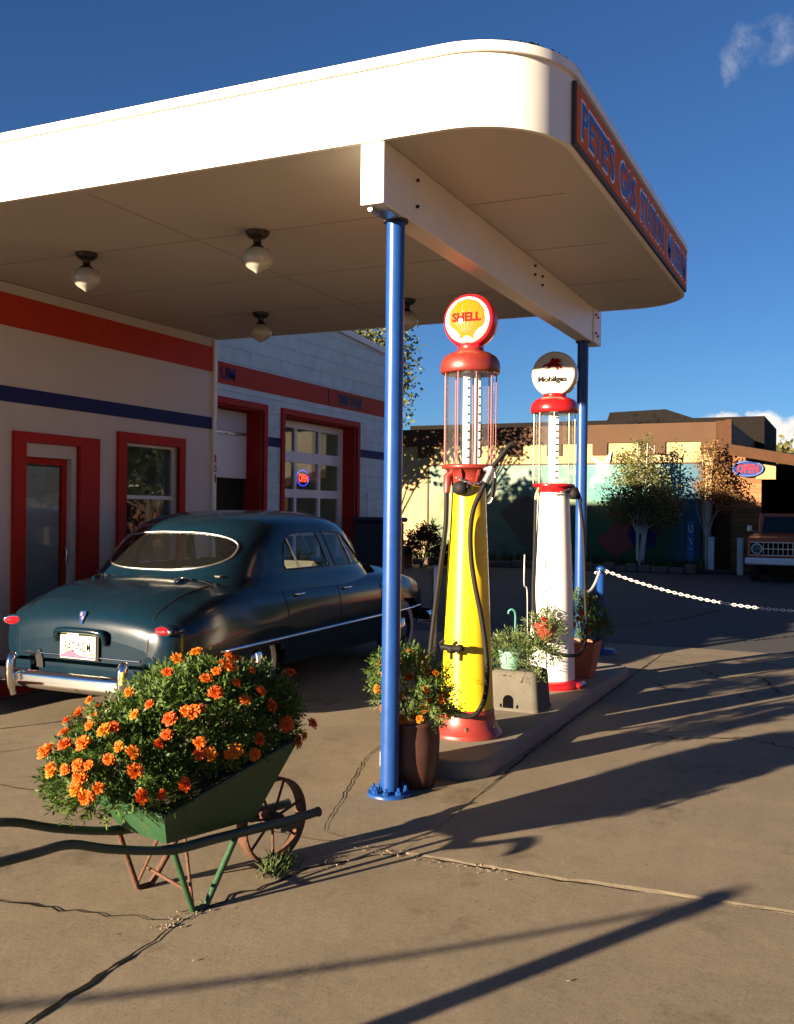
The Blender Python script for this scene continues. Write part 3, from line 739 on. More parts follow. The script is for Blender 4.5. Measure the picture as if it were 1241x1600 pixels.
# low pitched gable
b.add([(9.58,YG,4.3),(16.3,YG,4.3),(16.3,YG,4.40),(12.6,YG,4.62),(9.58,YG,4.45)], [(0,1,2,3,4)])
b.add([(9.58,YG+.3,4.3),(16.3,YG+.3,4.3),(16.3,YG+.3,4.40),(12.6,YG+.3,4.62),(9.58,YG+.3,4.45)], [(0,4,3,2,1)])
b.box((9.73,10.35,2.15), (.3,4.7,4.3)); b.box((16.15,12.85,2.15), (.3,9.7,4.3)); b.box((13.0,17.55,2.15), (5.9,.3,4.3))
b.build('wall', M['block'], ga)
b = MB(GO)
b.add([(16.36,YG-.05,4.40),(12.6,YG-.05,4.62),(9.55,YG-.05,4.445),(9.55,YG+.35,4.445),(12.6,YG+.35,4.62),(16.36,YG+.35,4.40),
       (16.36,YG-.05,4.50),(12.6,YG-.05,4.73),(9.55,YG-.05,4.55),(9.55,YG+.35,4.55),(12.6,YG+.35,4.73),(16.36,YG+.35,4.50)],
      [(0,1,7,6),(1,2,8,7),(6,7,10,11),(7,8,9,10),(5,11,10,4),(4,10,9,3),(0,6,11,5),(2,3,9,8),(0,5,4,1),(1,4,3,2)])
b.build('coping', M['white'], ga)
b = MB(GO); b.box((13.0,12.8,4.16), (6.0,9.2,.2)); b.build('roof', M['darkroof'], ga)
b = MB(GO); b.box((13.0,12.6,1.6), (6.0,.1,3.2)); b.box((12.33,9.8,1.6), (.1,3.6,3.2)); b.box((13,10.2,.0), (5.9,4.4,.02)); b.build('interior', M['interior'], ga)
b = MB(GO); b.box((12.94,YG-.004,3.43), (6.7,.012,.285)); b.build('red_stripe', M['redorange'], ga)
b = MB(GO); b.box((13.97,YG-.012,3.43), (.02,.012,.285)); b.build('stripe_joint', M['darktrim'], ga)
b = MB(GO); b.box((14.72,YG-.011,3.43), (.9,.004,.21)); b.build('faded_panel', M['fadedpaint'], ga)
for s_, x_, w_, h_, o_ in (('UM',11.16,.34,.17,.03),('TIRE',14.46,.34,.13,.02),('SHOP',14.92,.4,.12,.0)):
    b = MB(GO); add_text(b, s_, fy(YG-.018), (x_,3.43), w_, h_, offset=o_); b.build('lettering', M['navy'], ga)
for x_, w_ in ((12.335,.36),(15.7,1.18)):
    b = MB(GO); b.box((x_,YG-.004,2.59), (w_,.012,.135)); b.build('navy_stripe', M['navy'], ga)
def bay_frame(x0, x1, z1, name):
    b = MB(GO); w = .09
    b.box(((x0+x1)/2,YG-.01,z1+w/2), (x1-x0+2*w,.05,w)); b.box((x0-w/2,YG-.01,z1/2), (w,.05,z1)); b.box((x1+w/2,YG-.01,z1/2), (w,.05,z1))
    b.box((x1-.012,YG+.16,z1/2), (.02,.28,z1)); b.box((x0+.012,YG+.16,z1/2), (.02,.28,z1)); b.box(((x0+x1)/2,YG+.16,z1-.012), (x1-x0-.05,.28,.02))
    return b.build(name, M['redframe'], ga)
f1 = bay_frame(A0, A1, AZ, 'bay_door')
b = MB(GO); b.box((11.1,YG+.27,2.35), (1.84,.05,.62), None, .01); b.build('door_panel', M['white'], f1)
b = MB(GO); b.box((11.1,YG+.27,2.84), (1.84,.05,.3), None, .01); b.build('door_panel', M['frost'], f1)
b = MB(GO); b.box((11.1,YG+.27,2.675), (1.84,.07,.03)); b.box((11.65,YG+.23,2.66), (.3,.02,.02)); b.build('door_rail', M['steel'], f1)
f2 = bay_frame(B0, B1, BZ, 'bay_door')
dy = YG+.27
rows = [(.02,.10),(.62,.72),(1.2,1.3),(1.80,1.93),(2.35,2.52),(2.88,2.99)]
cols = [(12.65,12.76),(13.24,13.34),(13.94,14.04),(14.63,14.96)]
cols = [(12.645,12.70),(13.35,13.43),(14.11,14.19),(14.80,14.955)]
b = MB(GO)
for (z0, z1) in rows: b.box(((12.645+14.955)/2,dy,(z0+z1)/2), (2.31,.05,z1-z0))
for (x0, x1) in cols:
    for (a, c) in zip(rows, rows[1:]): b.box(((x0+x1)/2,dy,(a[1]+c[0])/2), (x1-x0,.05,c[0]-a[1]))
b.build('door_grille', M['white'], f2)
for (za, zb) in zip(rows, rows[1:]):
    for (xa, xb) in zip(cols, cols[1:]):
        q = MB(GO); q.box(((xa[1]+xb[0])/2,dy+.004,(za[1]+zb[0])/2), (xb[0]-xa[1],.006,zb[0]-za[1])); q.build('pane', M['glass'], f2)
# shop stock seen through the glazed bay
rs = random.Random(11)
def shop_shelf(x, y, z0, w, label, m):
    t = thing('display_shelf', (x,y,0), label, 'shelf', 'stocked shelves inside the glazed garage bay')
    b = MB(); 
    for z in (.4,.95,1.5,2.05): b.box((0,0,z), (w,.35,.03))
    b.box((-w/2+.02,0,1.1), (.04,.35,2.2)); b.box((w/2-.02,0,1.1), (.04,.35,2.2)); b.build('rack', M['interior'], t)
    b = MB()
    for z in (.415,.965,1.515):
        u = -w/2+.08
        while u < w/2-.12:
            ww = rs.uniform(.06,.2); h = rs.uniform(.12,.38); b.box((u+ww/2,rs.uniform(-.06,.02),z+h/2), (ww*.9,.16,h)); u += ww+rs.uniform(0,.06)
    b.build('goods', m, t)
shop_shelf(13.05, 9.0, 0, .8, 'pale stocked shelf seen through the left panes of the garage bay', M['greyclutter'])
shop_shelf(14.4, 9.3, 0, .9, 'brown stocked shelf seen through the right panes of the garage bay', M['browngoods'])
shop_shelf(13.8, 10.6, 0, 1.2, 'middle stocked shelf far back inside the garage bay', M['poster'])
for i, (x, y, la) in enumerate(((12.9,9.6,'leftmost lit ceiling lamp inside the glazed garage bay'),(13.3,10.0,'second lit ceiling lamp inside the garage bay'),(13.75,9.4,'third lit ceiling lamp inside the garage bay, above the neon sign'))):
    t = thing('shop_lamp', (x,y,2.72), la, 'lamp', 'lit lamps inside the garage bay')
    b = MB(); b.lathe([(.05,.18),(.05,.08),(.11,.0)], n=16); b.build('lamp_shade', M['steel'], t)
    b = MB(); b.lathe([(.0,-.03),(.06,-.02),(.08,.0),(.05,.03)], n=16); b.build('lamp_bulb', M['warmlamp'], t)
# neon sign hung behind the middle pane
ns = thing('neon_sign', (13.80,dy+.08,2.12), 'red neon OPEN sign with blue ring glowing behind the garage bay glass', 'neon sign')
NO = W(ns); b = MB(NO); b.tube([(13.80+.19*math.cos(a), dy+.08, 2.12+.125*math.sin(a)) for a in [2*PI*k/32 for k in range(33)]], .010, 6, cap=False); b.build('neon_ring', M['neonblue'], ns)
b = MB(NO); add_text(b, 'OPEN', lambda u, v, w: (u, dy+.07-w, v), (13.80,2.12), .29, .13, offset=.02); b.build('neon_lettering', M['neonred'], ns)
b = MB(NO); b.box((13.80,dy+.11,2.12), (.42,.02,.28)); b.build('backing', M['dark'], ns)
# hung posters in bay
pp = thing('pinned_poster', (13.95,dy+.1,2.26), 'small pale notice hanging beside the neon sign in the bay window', 'notice')
b = MB(W(pp)); b.box((13.98,dy+.06,2.24), (.12,.004,.18)); b.build('sheet', M['paper'], pp)

# dark bin and pipe by the garage corner
t = thing('storage_bin', (15.1,7.3,0), 'tall dark bin standing against the garage wall right of the glazed bay', 'bin')
b = MB(W(t)); b.box((15.1,7.3,.72), (.72,.6,1.4), None, .03); b.build('bin_body', M['binblue'], t)
b = MB(W(t)); b.box((15.1,7.28,1.46), (.78,.68,.08), None, .03); b.build('lid', M['binblue'], t)
t = thing('wall_pipe', (15.30,7.62,0), 'thin white vent pipe standing by the garage wall', 'pipe')
b = MB(W(t)); b.tube([(15.30,7.63,0),(15.30,7.63,1.85)], .02); b.lathe([(.03,1.85),(.03,1.9),(0,1.92)], (15.30,7.63,0), 12); b.build('pipe', M['white'], t)

# tall brick building added behind the station, unseen, to shade the mural wall
t = thing('shade_building', (6.5,17.4,0), 'unseen tall brick building added behind the station office to shade the mural wall', 'building')
b = MB(W(t)); b.box((6.5,15.4,3.1), (6.0,3.8,6.2)); b.box((6.5,19.4,3.0), (6.0,4.2,6.0)); b.build('wall', M['brick'], t)
b = MB(W(t)); b.box((6.5,15.4,6.23), (6.2,3.9,.06)); b.build('roof', M['darkroof'], t)
b = MB(W(t)); b.box((6.5,19.4,6.03), (6.2,4.3,.06)); b.build('roof', M['darkroof'], t)
for z in (2.0,4.9):
    for y in (14.7,16.5,18.3,20.1):
        q = MB(W(t)); q.box((9.51,y,z), (.04,.9,1.3)); w_ = q.build('window', M['white'], t); q = MB(W(t)); q.box((9.535,y,z), (.01,.76,1.16)); q.build('pane', M['glass'], w_)

# stucco block added unseen along the street, to be mirrored bright in the panes
t = thing('reflection_block', (45,-14,0), 'unseen pale stucco block added beyond the right edge to be mirrored in the panes', 'building')
b = MB(W(t)); b.box((45,-15,2.7), (8,15,5.4)); b.build('wall', M['palestucco'], t)
b = MB(W(t)); b.box((45,-15,5.5), (8.4,15.4,.2)); b.build('roof', M['darkroof'], t)
for k in range(4):
    q = MB(W(t)); q.box((40.98,-9.6-3.6*k,1.9), (.06,2.2,1.9)); w_ = q.build('window', M['whitetrim'], t); q = MB(W(t)); q.box((40.94,-9.6-3.6*k,1.9), (.01,2.0,1.7)); q.build('pane', M['dark'], w_)
t = thing('street_wall', (34,-9,0), 'dark brick yard wall along the street beyond the right edge', 'wall')
b = MB(W(t)); b.box((34,-10.5,.9), (.3,13,1.8)); b.build('wall', M['brick'], t)
# shop added across the street, unseen, for reflections
t = thing('reflection_shop', (10,-17,0), 'unseen brick shop with large windows added across the street for reflections', 'building')
b = MB(W(t)); b.box((8,-20,2.4), (34,6,4.8)); b.build('wall', M['brick'], t)
b = MB(W(t)); b.box((8,-20,4.9), (34.4,6.4,.2)); b.build('roof', M['darkroof'], t)
for k in range(7):
    q = MB(W(t)); q.box((-6+4.6*k,-16.98,1.6), (2.8,.06,2.2)); w_ = q.build('window', M['whitetrim'], t); q = MB(W(t)); q.box((-6+4.6*k,-16.94,1.6), (2.6,.01,2.0)); q.build('pane', M['dark'], w_)

# ------------------------------------------------------------------ fuel pumps (local frame: f = towards the camera side, s = to the right)
AZP = math.radians(201.0)
PF = Vector((math.cos(AZP), math.sin(AZP), 0)); PS = Vector((-math.sin(AZP)*1, math.cos(AZP), 0))
if PS.y > 0: PS = -PS
def pump(loc, label, K, P):
    t = thing('fuel_pump', loc, label, 'fuel pump', 'old visible fuel pumps on the island')
    X = lambda s, f, z: PS*s + PF*f + Vector((0,0,z))
    b = MB(); b.lathe(P['base'], n=40); b.build('pump_base', M[K['base']], t)
    if P.get('bolts'):
        b = MB()
        for a in (200,262,320,140): b.lathe([(.016,0),(.016,.02),(.008,.026)], (.205*math.cos(math.radians(a)), .205*math.sin(math.radians(a)), .055), 8)
        b.build('base_bolts', M['rust'], t)
    b = MB(); b.lathe(P['col'], n=48); b.build('column', M[K['col']], t)
    zf = P['zf']; rf = P['rf']
    b = MB(); b.lathe([(P['col'][-1][0]+.006, zf-P.get('fh',.135)),(P['col'][-1][0]+.01, zf-.66*P.get('fh',.135)),(P['col'][-1][0]+.02,zf-.4*P.get('fh',.135)),(rf-.025,zf-.024),(rf,zf-.02),(rf,zf),(rf-.02,zf+.006),(.05,zf+.006)], n=40)
    for k in range(8 if P.get('bolts') else 0):
        a = 2*PI*k/8; d = Vector((math.cos(a), math.sin(a), 0)); e = Vector((-d.y, d.x, 0))*.006; r0 = P['col'][-1][0]
        pts = [d*r0+Vector((0,0,zf-.14)), d*(rf-.015)+Vector((0,0,zf-.028)), d*r0+Vector((0,0,zf-.028))]
        b.add([p+e for p in pts]+[p-e for p in pts], [(0,1,2),(5,4,3),(0,3,4,1)])
    b.build('flange', M[K['red']], t)
    zg, zc, rg = zf+.006, P['zc'], P['rg']
    b = MB(); b.lathe([(rg,zg),(rg,zc)], n=40, cap=False); b.build('glass_cylinder', M['clearglass'], t)
    b = MB()
    for (s, f, w) in P['strips']:
        b.add([X(s-w/2,f,zg+.005), X(s+w/2,f,zg+.005), X(s+w/2,f,zc-.02), X(s-w/2,f,zc-.02)], [(0,1,2,3)])
        b.add([X(s-w/2,f-.004,zg+.005), X(s+w/2,f-.004,zg+.005), X(s+w/2,f-.004,zc-.02), X(s-w/2,f-.004,zc-.02)], [(3,2,1,0)])
    gs = b.build('gauge_strip', M['pumpwhite'], t)
    b = MB()
    for (s, f, w) in P['strips'][:2]:
        for k in range(10):
            z = zg+.05+k*(zc-zg-.1)/9
            b.add([X(s+w*.18,f+.003,z-.007), X(s+w*.5,f+.003,z-.007), X(s+w*.5,f+.003,z+.007), X(s+w*.18,f+.003,z+.007)], [(0,1,2,3)])
    b.build('gauge_marks', M['blackpaint'], gs)
    b = MB(); b.tube([X(-.03,-.06,zg),X(-.03,-.06,zc)], .018, 10); b.build('inner_pipe', M['steel'], t)
    for k in range(P['nrod']):
        a = 2*PI*(k+.35)/P['nrod']; q = MB(); q.lathe([(P['rr'],zg),(P['rr'],zc+.01)], ((rg+.016)*math.cos(a),(rg+.016)*math.sin(a),0), 8); q.build('tie_rod', M[K['rod']], t)
    b = MB(); b.lathe(P['cap'], n=44); b.build('pump_cap', M[K['cap']], t)
    return t, X

# yellow pump
yp, X = pump((6.31,2.38,ISL), 'yellow fuel pump on the island, topped by a red and yellow SHELL globe',
    dict(base='pumpred', col='yellow', red='pumpred', rod='rod', cap='pumpred'),
    dict(base=[(.245,-.002),(.247,.018),(.236,.03),(.215,.06),(.197,.10),(.19,.14),(.188,.175),(.183,.185),(.17,.186)],
         col=[(.184,.17),(.178,.30),(.164,.55),(.148,.9),(.132,1.25),(.118,1.55),(.111,1.70)], bolts=True,
         zf=1.815, rf=.187, zc=2.445, rg=.162, rr=.0042, nrod=9, strips=[(-.025,.05,.045),(.05,.045,.04)],
         cap=[(.05,2.438),(.195,2.438),(.202,2.447),(.204,2.475),(.198,2.515),(.178,2.55),(.135,2.577),(.092,2.59),(.088,2.61)]))
gz_ = 2.793
b = MB(); b.lathe([(.10,.085),(.155,.075),(.178,.05),(.187,.0),(.178,-.05),(.158,-.07),(.148,-.066)], (0,0,gz_), 48, 'X'); b.lathe([(.085,2.60),(.09,2.625),(.075,2.64)], n=24); glb = b.build('globe', M['globered'], yp)
fx = lambda zc, r=1., x0=-.07: (lambda u, v, w: (x0-w - .022*(1-min(1,(u*u+v*v)/(r*r))), -u, zc+v))
b = MB(); b.lathe([(.15,-.066),(.149,-.07),(.13,-.0762),(.11,-.081),(.085,-.0852),(.06,-.088),(.03,-.0903),(0,-.091)], (0,0,gz_), 48, 'X'); b.build('globe_face', M['face'], glb)
def faceplane(zc, x0): return lambda u, v, w: (x0-w-.03*(1-(u*u+v*v)/.0225), -u, zc+v)
sh = []
for k in range(0, 97):
    a = math.radians(-28+236*k/96); r = .122*(1+.035*abs(math.sin(7*PI*k/96))-.02)
    sh.append((r*math.cos(a), .012+r*math.sin(a)))
sh += [(-.045,-.098),(-.052,-.125),(.052,-.125),(.045,-.098)]
# the emblem is laid on the curved lens as a fine fan so that it follows its shape
def fan(mb, pts, fn, w, c=(0,0), rings=5):
    n = len(pts); vs = [fn(c[0], c[1], w)]
    for r in range(1, rings+1):
        for p in pts: vs.append(fn(c[0]+(p[0]-c[0])*r/rings, c[1]+(p[1]-c[1])*r/rings, w))
    fs = [(0, 1+i, 1+(i+1)%n) for i in range(n)]
    for r in range(1, rings):
        o = 1+(r-1)*n; q = 1+r*n
        fs += [(o+i, q+i, q+(i+1)%n, o+(i+1)%n) for i in range(n)]
    mb.add(vs, fs, True)
def lens(zc): 
    tab = [(0,.091),(.06,.088),(.11,.081),(.149,.070),(.2,.06)]
    return lambda u, v, w: (-(sinterp(tab, math.hypot(u, v))+w), -u, zc+v)
LF = lens(gz_)
b = MB(); fan(b, [(p[0]*1.05, p[1]*1.05) for p in sh], LF, .0012, (0,-.01)); b.build('emblem_edge', M['emblemline'], glb)
b = MB(); fan(b, sh, LF, .0022, (0,-.01)); emb = b.build('emblem', M['shellyellow'], glb)
b = MB()
for k in range(1, 7):
    a = math.radians(-28+236*(k/7)); r = .12; e = (r*math.cos(a), .012+r*math.sin(a)); o_ = (e[0]*.12, -.09)
    L = 10
    for i in range(L):
        t0 = i/L; t1 = (i+1)/L
        p0 = (o_[0]+(e[0]-o_[0])*t0, o_[1]+(e[1]-o_[1])*t0); p1 = (o_[0]+(e[0]-o_[0])*t1, o_[1]+(e[1]-o_[1])*t1); h = .0012
        b.add([LF(p0[0]-h,p0[1],.003), LF(p0[0]+h,p0[1],.003), LF(p1[0]+h,p1[1],.003), LF(p1[0]-h,p1[1],.003)], [(0,1,2,3)])
b.build('emblem_ribs', M['emblemline'], emb)
b = MB(); add_text(b, 'SHELL', LF, (0,.018), .205, .062, offset=.04, w0=.0052); b.build('lettering', M['emblemred'], emb)
# side bracket, hose, nozzle, chain, crank valve
b = MB()
b.tube([X(-.10,.03,1.78),X(-.145,.05,1.74),X(-.15,.06,1.63)], [.03,.03,.022], 12)
b.build('hose_bracket', M['pumpred'], yp)
b = MB(); b.lathe([(.0,-.03),(.045,-.03),(.05,0),(.045,.03),(0,.03)], (X(-.06,.13,1.66)), 16, 'X'); b.tube([X(-.10,.10,1.66),X(.0,.15,1.67)], .018); b.build('valve', M['black'], yp)
b = MB(); b.tube(spline([X(-.15,.06,1.66),X(-.155,.07,1.4),X(-.19,.08,1.1),X(-.235,.09,.7),X(-.255,.12,.45),X(-.235,.17,.30),X(-.17,.215,.22),X(-.07,.245,.175),X(.04,.25,.17),X(.105,.235,.25),X(.13,.22,.40),X(.118,.20,.62),X(.085,.19,.83),X(.045,.18,1.02),X(.018,.172,1.2),X(.012,.165,1.38),X(.03,.16,1.52),X(.075,.155,1.63),X(.115,.15,1.72)], 8), .0165, 10); b.build('hose', M['black'], yp)
b = MB(); b.tube([X(.105,.15,1.70),X(.135,.15,1.76)], .026, 12); b.tube([X(.135,.15,1.76),X(.15,.15,1.80)], .03, 12); b.tube([X(.10,.13,1.79),X(.16,.16,1.79)], .02, 10)
b.tube(spline([X(.165,.16,1.78),X(.175,.16,1.68),X(.15,.155,1.58),X(.125,.15,1.56)], 5), .008, 8)
nz = b.build('nozzle', M['steel'], yp)
b = MB(); b.tube(spline([X(.15,.15,1.80),X(.20,.15,1.86),X(.25,.15,1.93),X(.275,.15,1.955),X(.295,.15,1.955)], 5), [.017]*20+[.015], 10); b.tube([X(.165,.17,1.73),X(.15,.17,1.60)], .013); b.build('spout', M['black'], nz)
def chain_links(mb, pts, link, r, n=6):
    P = [Vector(p) for p in pts]; L = [0]
    for a, c in zip(P, P[1:]): L.append(L[-1]+(c-a).length)
    k = 0; d = 0
    while d < L[-1]-link*.5:
        i = max(j for j in range(len(L)) if L[j] <= d); i = min(i, len(P)-2)
        q = P[i].lerp(P[i+1], (d-L[i])/(L[i+1]-L[i])); t = (P[i+1]-P[i]).normalized()
        e = t.cross(Vector((0,0,1))).normalized(); h = e if k % 2 else e.cross(t)
        ring = [q+t*math.cos(2*PI*m/n)*link*.62+h*math.sin(2*PI*m/n)*link*.34 for m in range(n+1)]
        mb.tube(ring, r, 5, cap=False); d += link*.85; k += 1
b = MB(); chain_links(b, spline([X(-.08,.14,1.735),X(-.02,.175,1.70),X(.05,.18,1.69),X(.12,.16,1.72)], 6), .018, .0032); b.build('chain', M['chrome'], yp)
b = MB(); b.tube([X(-.10,.15,.60),X(-.105,.225,.60)], .02, 10); b.tube([X(-.17,.20,.61),X(-.05,.24,.605)], .022, 10); b.lathe([(0,-.025),(.03,-.025),(.034,0),(.03,.025),(0,.025)], X(-.105,.215,.60), 14, 'Z'); b.tube([X(-.105,.215,.60),X(-.105,.215,.53)], .012)
b.tube(spline([X(-.17,.20,.61),X(-.175,.21,.64),X(-.15,.215,.655)], 4), .012, 8); b.lathe([(0,-.02),(.026,-.018),(.03,.0),(.02,.02),(0,.026)], X(-.05,.24,.61), 12)
b.build('crank_valve', M['black'], yp)

# white pump
wp, X = pump((8.39,2.38,ISL), 'white fuel pump on the island, topped by a round white Mobilgas globe',
    dict(base='brightred', col='pumpwhite', red='brightred', rod='brassrod', cap='brightred'),
    dict(base=[(.262,-.002),(.264,.03),(.255,.05),(.235,.062),(.205,.07)],
         col=[(.200,.066),(.193,.3),(.178,.7),(.163,1.1),(.146,1.45),(.135,1.68)],
         zf=1.75, fh=.07, rf=.182, zc=2.375, rg=.16, rr=.005, nrod=8, strips=[(-.01,.05,.085)],
         cap=[(.05,2.368),(.198,2.368),(.206,2.378),(.208,2.41),(.198,2.45),(.172,2.48),(.125,2.502),(.09,2.51)]))
gz2 = 2.705
b = MB(); b.lathe([(.12,.075),(.17,.066),(.195,.045),(.201,.0),(.195,-.045),(.19,-.055)], (0,0,gz2), 52, 'X'); gl2 = b.build('globe', M['face'], wp)
b = MB(); b.lathe([(.19,-.055),(.183,-.064),(.165,-.0705),(.14,-.0775),(.11,-.0822),(.08,-.0855),(.04,-.0875),(0,-.088)], (0,0,gz2), 52, 'X'); b.build('globe_face', M['face'], gl2)
b = MB(); b.lathe([(.085,2.50),(.10,2.51),(.10,2.535),(.08,2.54)], n=26); b.build('globe_collar', M['brightred'], wp)
tab2 = [(0,.088),(.08,.0855),(.14,.0775),(.183,.064),(.2,.055)]
LF2 = lambda u, v, w: (-(sinterp(tab2, math.hypot(u, v))+w), -u, gz2+v)
hp = [(-1,-.25),(-.87,-.05),(-.74,.12),(-.66,.02),(-.45,.2),(-.32,.34),(-.22,.72),(-.08,.95),(.1,.74),(.52,.82),(.44,.64),(.82,.6),(.52,.43),(.86,.3),(.46,.2),(.42,.06),(.72,.04),(.98,-.18),(.72,-.1),(.52,-.14),(.78,-.42),(.66,-.74),(.56,-.5),(.36,-.28),(.48,-.62),(.34,-.95),(.28,-.6),(.14,-.28),(-.2,-.32),(-.46,-.54),(-.78,-.48),(-.56,-.42),(-.44,-.25),(-.72,-.3),(-.84,-.4),(-.7,-.18),(-.56,-.12),(-.8,-.2),(-.92,-.36)]
hp = [(-1,-.25),(-.87,-.05),(-.74,.12),(-.66,.02),(-.45,.2),(-.32,.34),(-.22,.72),(-.08,.95),(.1,.74),(.52,.82),(.44,.64),(.82,.6),(.52,.43),(.86,.3),(.46,.2),(.42,.06),(.72,.04),(.98,-.18),(.72,-.1),(.52,-.14),(.78,-.42),(.66,-.74),(.56,-.5),(.36,-.28),(.48,-.62),(.34,-.95),(.28,-.6),(.14,-.28),(-.2,-.32),(-.4,-.56),(-.72,-.6),(-.5,-.46),(-.5,-.22),(-.74,-.2),(-.9,-.38)]
b = MB(); tri = tessellate_polygon([[Vector((p[0],p[1],0)) for p in hp]])
b.add([LF2(p[0]*.098+.01, .078+p[1]*.062, .0065) for p in hp], [tuple(t_) for t_ in tri]); b.build('winged_horse_emblem', M['emblemred'], gl2)
b = MB(); add_text(b, 'Mobilgas', LF2, (.0,-.055), .255, .062, offset=.035, w0=.0055); b.build('lettering', M['blackpaint'], gl2)
b = MB(); b.tube([X(.12,.08,1.70),X(.19,.08,1.70)], .03, 12); b.lathe([(0,-.05),(.035,-.045),(.045,0),(.035,.05),(0,.05)], X(.165,.09,1.67), 14); b.tube([X(.19,.08,1.70),X(.225,.08,1.60)], .018, 8); b.build('nozzle', M['black'], wp)
b = MB(); b.tube([X(-.13,.06,1.72),X(-.155,.07,1.66),X(-.16,.07,1.6)], .014, 8); b.build('hose_elbow', M['brassrod'], wp)
b = MB(); b.tube(spline([X(-.16,.07,1.62),X(-.165,.075,1.2),X(-.175,.09,.8),X(-.16,.16,.5),X(-.09,.235,.36),X(0,.26,.315),X(.12,.25,.30),X(.22,.2,.32),X(.28,.1,.45),X(.275,.05,.8),X(.265,.05,1.1),X(.25,.06,1.35),X(.23,.07,1.5),X(.215,.08,1.62)], 8), .0145, 8); b.build('hose', M['black'], wp)
b = MB(); chain_links(b, spline([X(.0,.155,1.66),X(.07,.15,1.69),X(.14,.12,1.72)], 5), .018, .003); b.build('chain', M['chrome'], wp)
b = MB(); b.lathe([(.012,-.004),(.012,.004),(.005,.008)], X(-.04,.168,.87), 8); b.build('lock', M['steel'], wp)
b = MB(); b.box((0,0,0), (.2,.1,.05), Matrix.Translation(X(.22,.08,.03)), .02); b.build('base_foot', M['brightred'], wp)

# ------------------------------------------------------------------ plants
LV = random.Random(21)
def sprigs(mb, pts, leafs=(7,11), ll=.034, lw=.010, stem=.085, up=.5, out=None, r=LV):
    for (p, nrm) in pts:
        d = (nrm + Vector((r.gauss(0,.5), r.gauss(0,.5), r.gauss(up,.35)))).normalized()
        L = stem*r.uniform(.7,1.3); n = r.randint(*leafs)
        side = d.orthogonal().normalized(); side = Matrix.Rotation(r.uniform(0,6.28), 3, d) @ side
        for k in range(n):
            t = (k+1)/n; base = p + d*(L*t*.9); sg = 1 if k % 2 else -1
            dirv = (d*.6 + side*sg*(1.1-.5*t)) if k < n-1 else d
            dirv = (dirv+Vector((r.gauss(0,.2), r.gauss(0,.2), r.gauss(-.05,.2)))).normalized()
            q = base + dirv*ll*r.uniform(.7,1.25); w = dirv.cross(d)
            if w.length < .01: w = side
            w = (w.normalized()*.4 + dirv.cross(side.cross(d)).normalized()*.6)
            w = w.normalized()*lw*r.uniform(.35,.6); m_ = base.lerp(q, .5)
            mb.add([base, m_+w, q, m_-w], [(0,1,2,3)])
def ellpts(els, n, r=LV, inner=.72):
    out = []; vol = [c[1][0]*c[1][1]+c[1][2]*c[1][0] for c in els]
    while len(out) < n:
        i = r.choices(range(len(els)), vol)[0]; c, rad = els[i]
        v = Vector((r.gauss(0,1), r.gauss(0,1), r.gauss(0,1))).normalized()
        if v.z < -.55: continue
        k = .95-abs(r.gauss(0,.14)) if r.random() < .75 else r.uniform(.35,inner)
        p = Vector((c[0]+v.x*rad[0]*k, c[1]+v.y*rad[1]*k, c[2]+v.z*rad[2]*k))
        # skip points deep inside another lobe
        if any(j != i and sum(((p[a]-e[0][a])/e[1][a])**2 for a in range(3)) < .55 for j, e in enumerate(els)): continue
        out.append((p, v))
    return out
def bloom_mesh(name, m, r, seed):
    rr = random.Random(seed); b = MB()
    for (n, rad, h, tilt) in ((11,1.,.0,.15),(10,.86,.22,.5),(8,.64,.40,.8),(6,.4,.52,1.1),(4,.2,.58,1.3)):
        for k in range(n):
            a = 2*PI*(k+rr.random()*.6)/n; d = Vector((math.cos(a), math.sin(a), 0)); e = Vector((-d.y, d.x, 0))
            L = rad*r*rr.uniform(.85,1.12); w = L*(.42 if n > 6 else .5)
            z0 = h*r*.5; z1 = h*r+L*math.sin(tilt)*.45+rr.uniform(-.08,.1)*r
            p0 = d*L*.12+Vector((0,0,z0)); p1 = d*L*.62+Vector((0,0,(z0+z1)/2+.06*r)); p2 = d*L+Vector((0,0,z1))
            wv = rr.uniform(-.06,.06)*r
            b.add([p0-e*w*.3, p0+e*w*.3, p1+e*w*.6+Vector((0,0,wv)), p1-e*w*.6-Vector((0,0,wv)), p2+e*w*.5-Vector((0,0,.08*r)), p2+Vector((0,0,.05*r))+d*L*.05, p2-e*w*.5-Vector((0,0,.08*r))], [(0,1,2,3),(3,2,4,5,6)])
    b.lathe([(.0,-.5*r),(.18*r,-.42*r),(.3*r,-.1*r),(.22*r,.02*r)], n=8)
    me = bpy.data.meshes.new(name); me.from_pydata(b.v, [], b.f); me.materials.append(m); return me
BL = [bloom_mesh('flower', M[k], .0262, i) for i, k in enumerate(('petal1','petal1','petal2','petal3','petal2','petalred','petalbrown'))]
def flower(parent, p, nrm, kind, s=1.):
    o = bpy.data.objects.new('flower', BL[kind]); COL.objects.link(o); o.parent = parent
    o.location = p; o.rotation_mode = 'QUATERNION'
    o.rotation_quaternion = Vector(nrm).normalized().to_track_quat('Z', 'Y'); o.scale = (s,s,s); return o

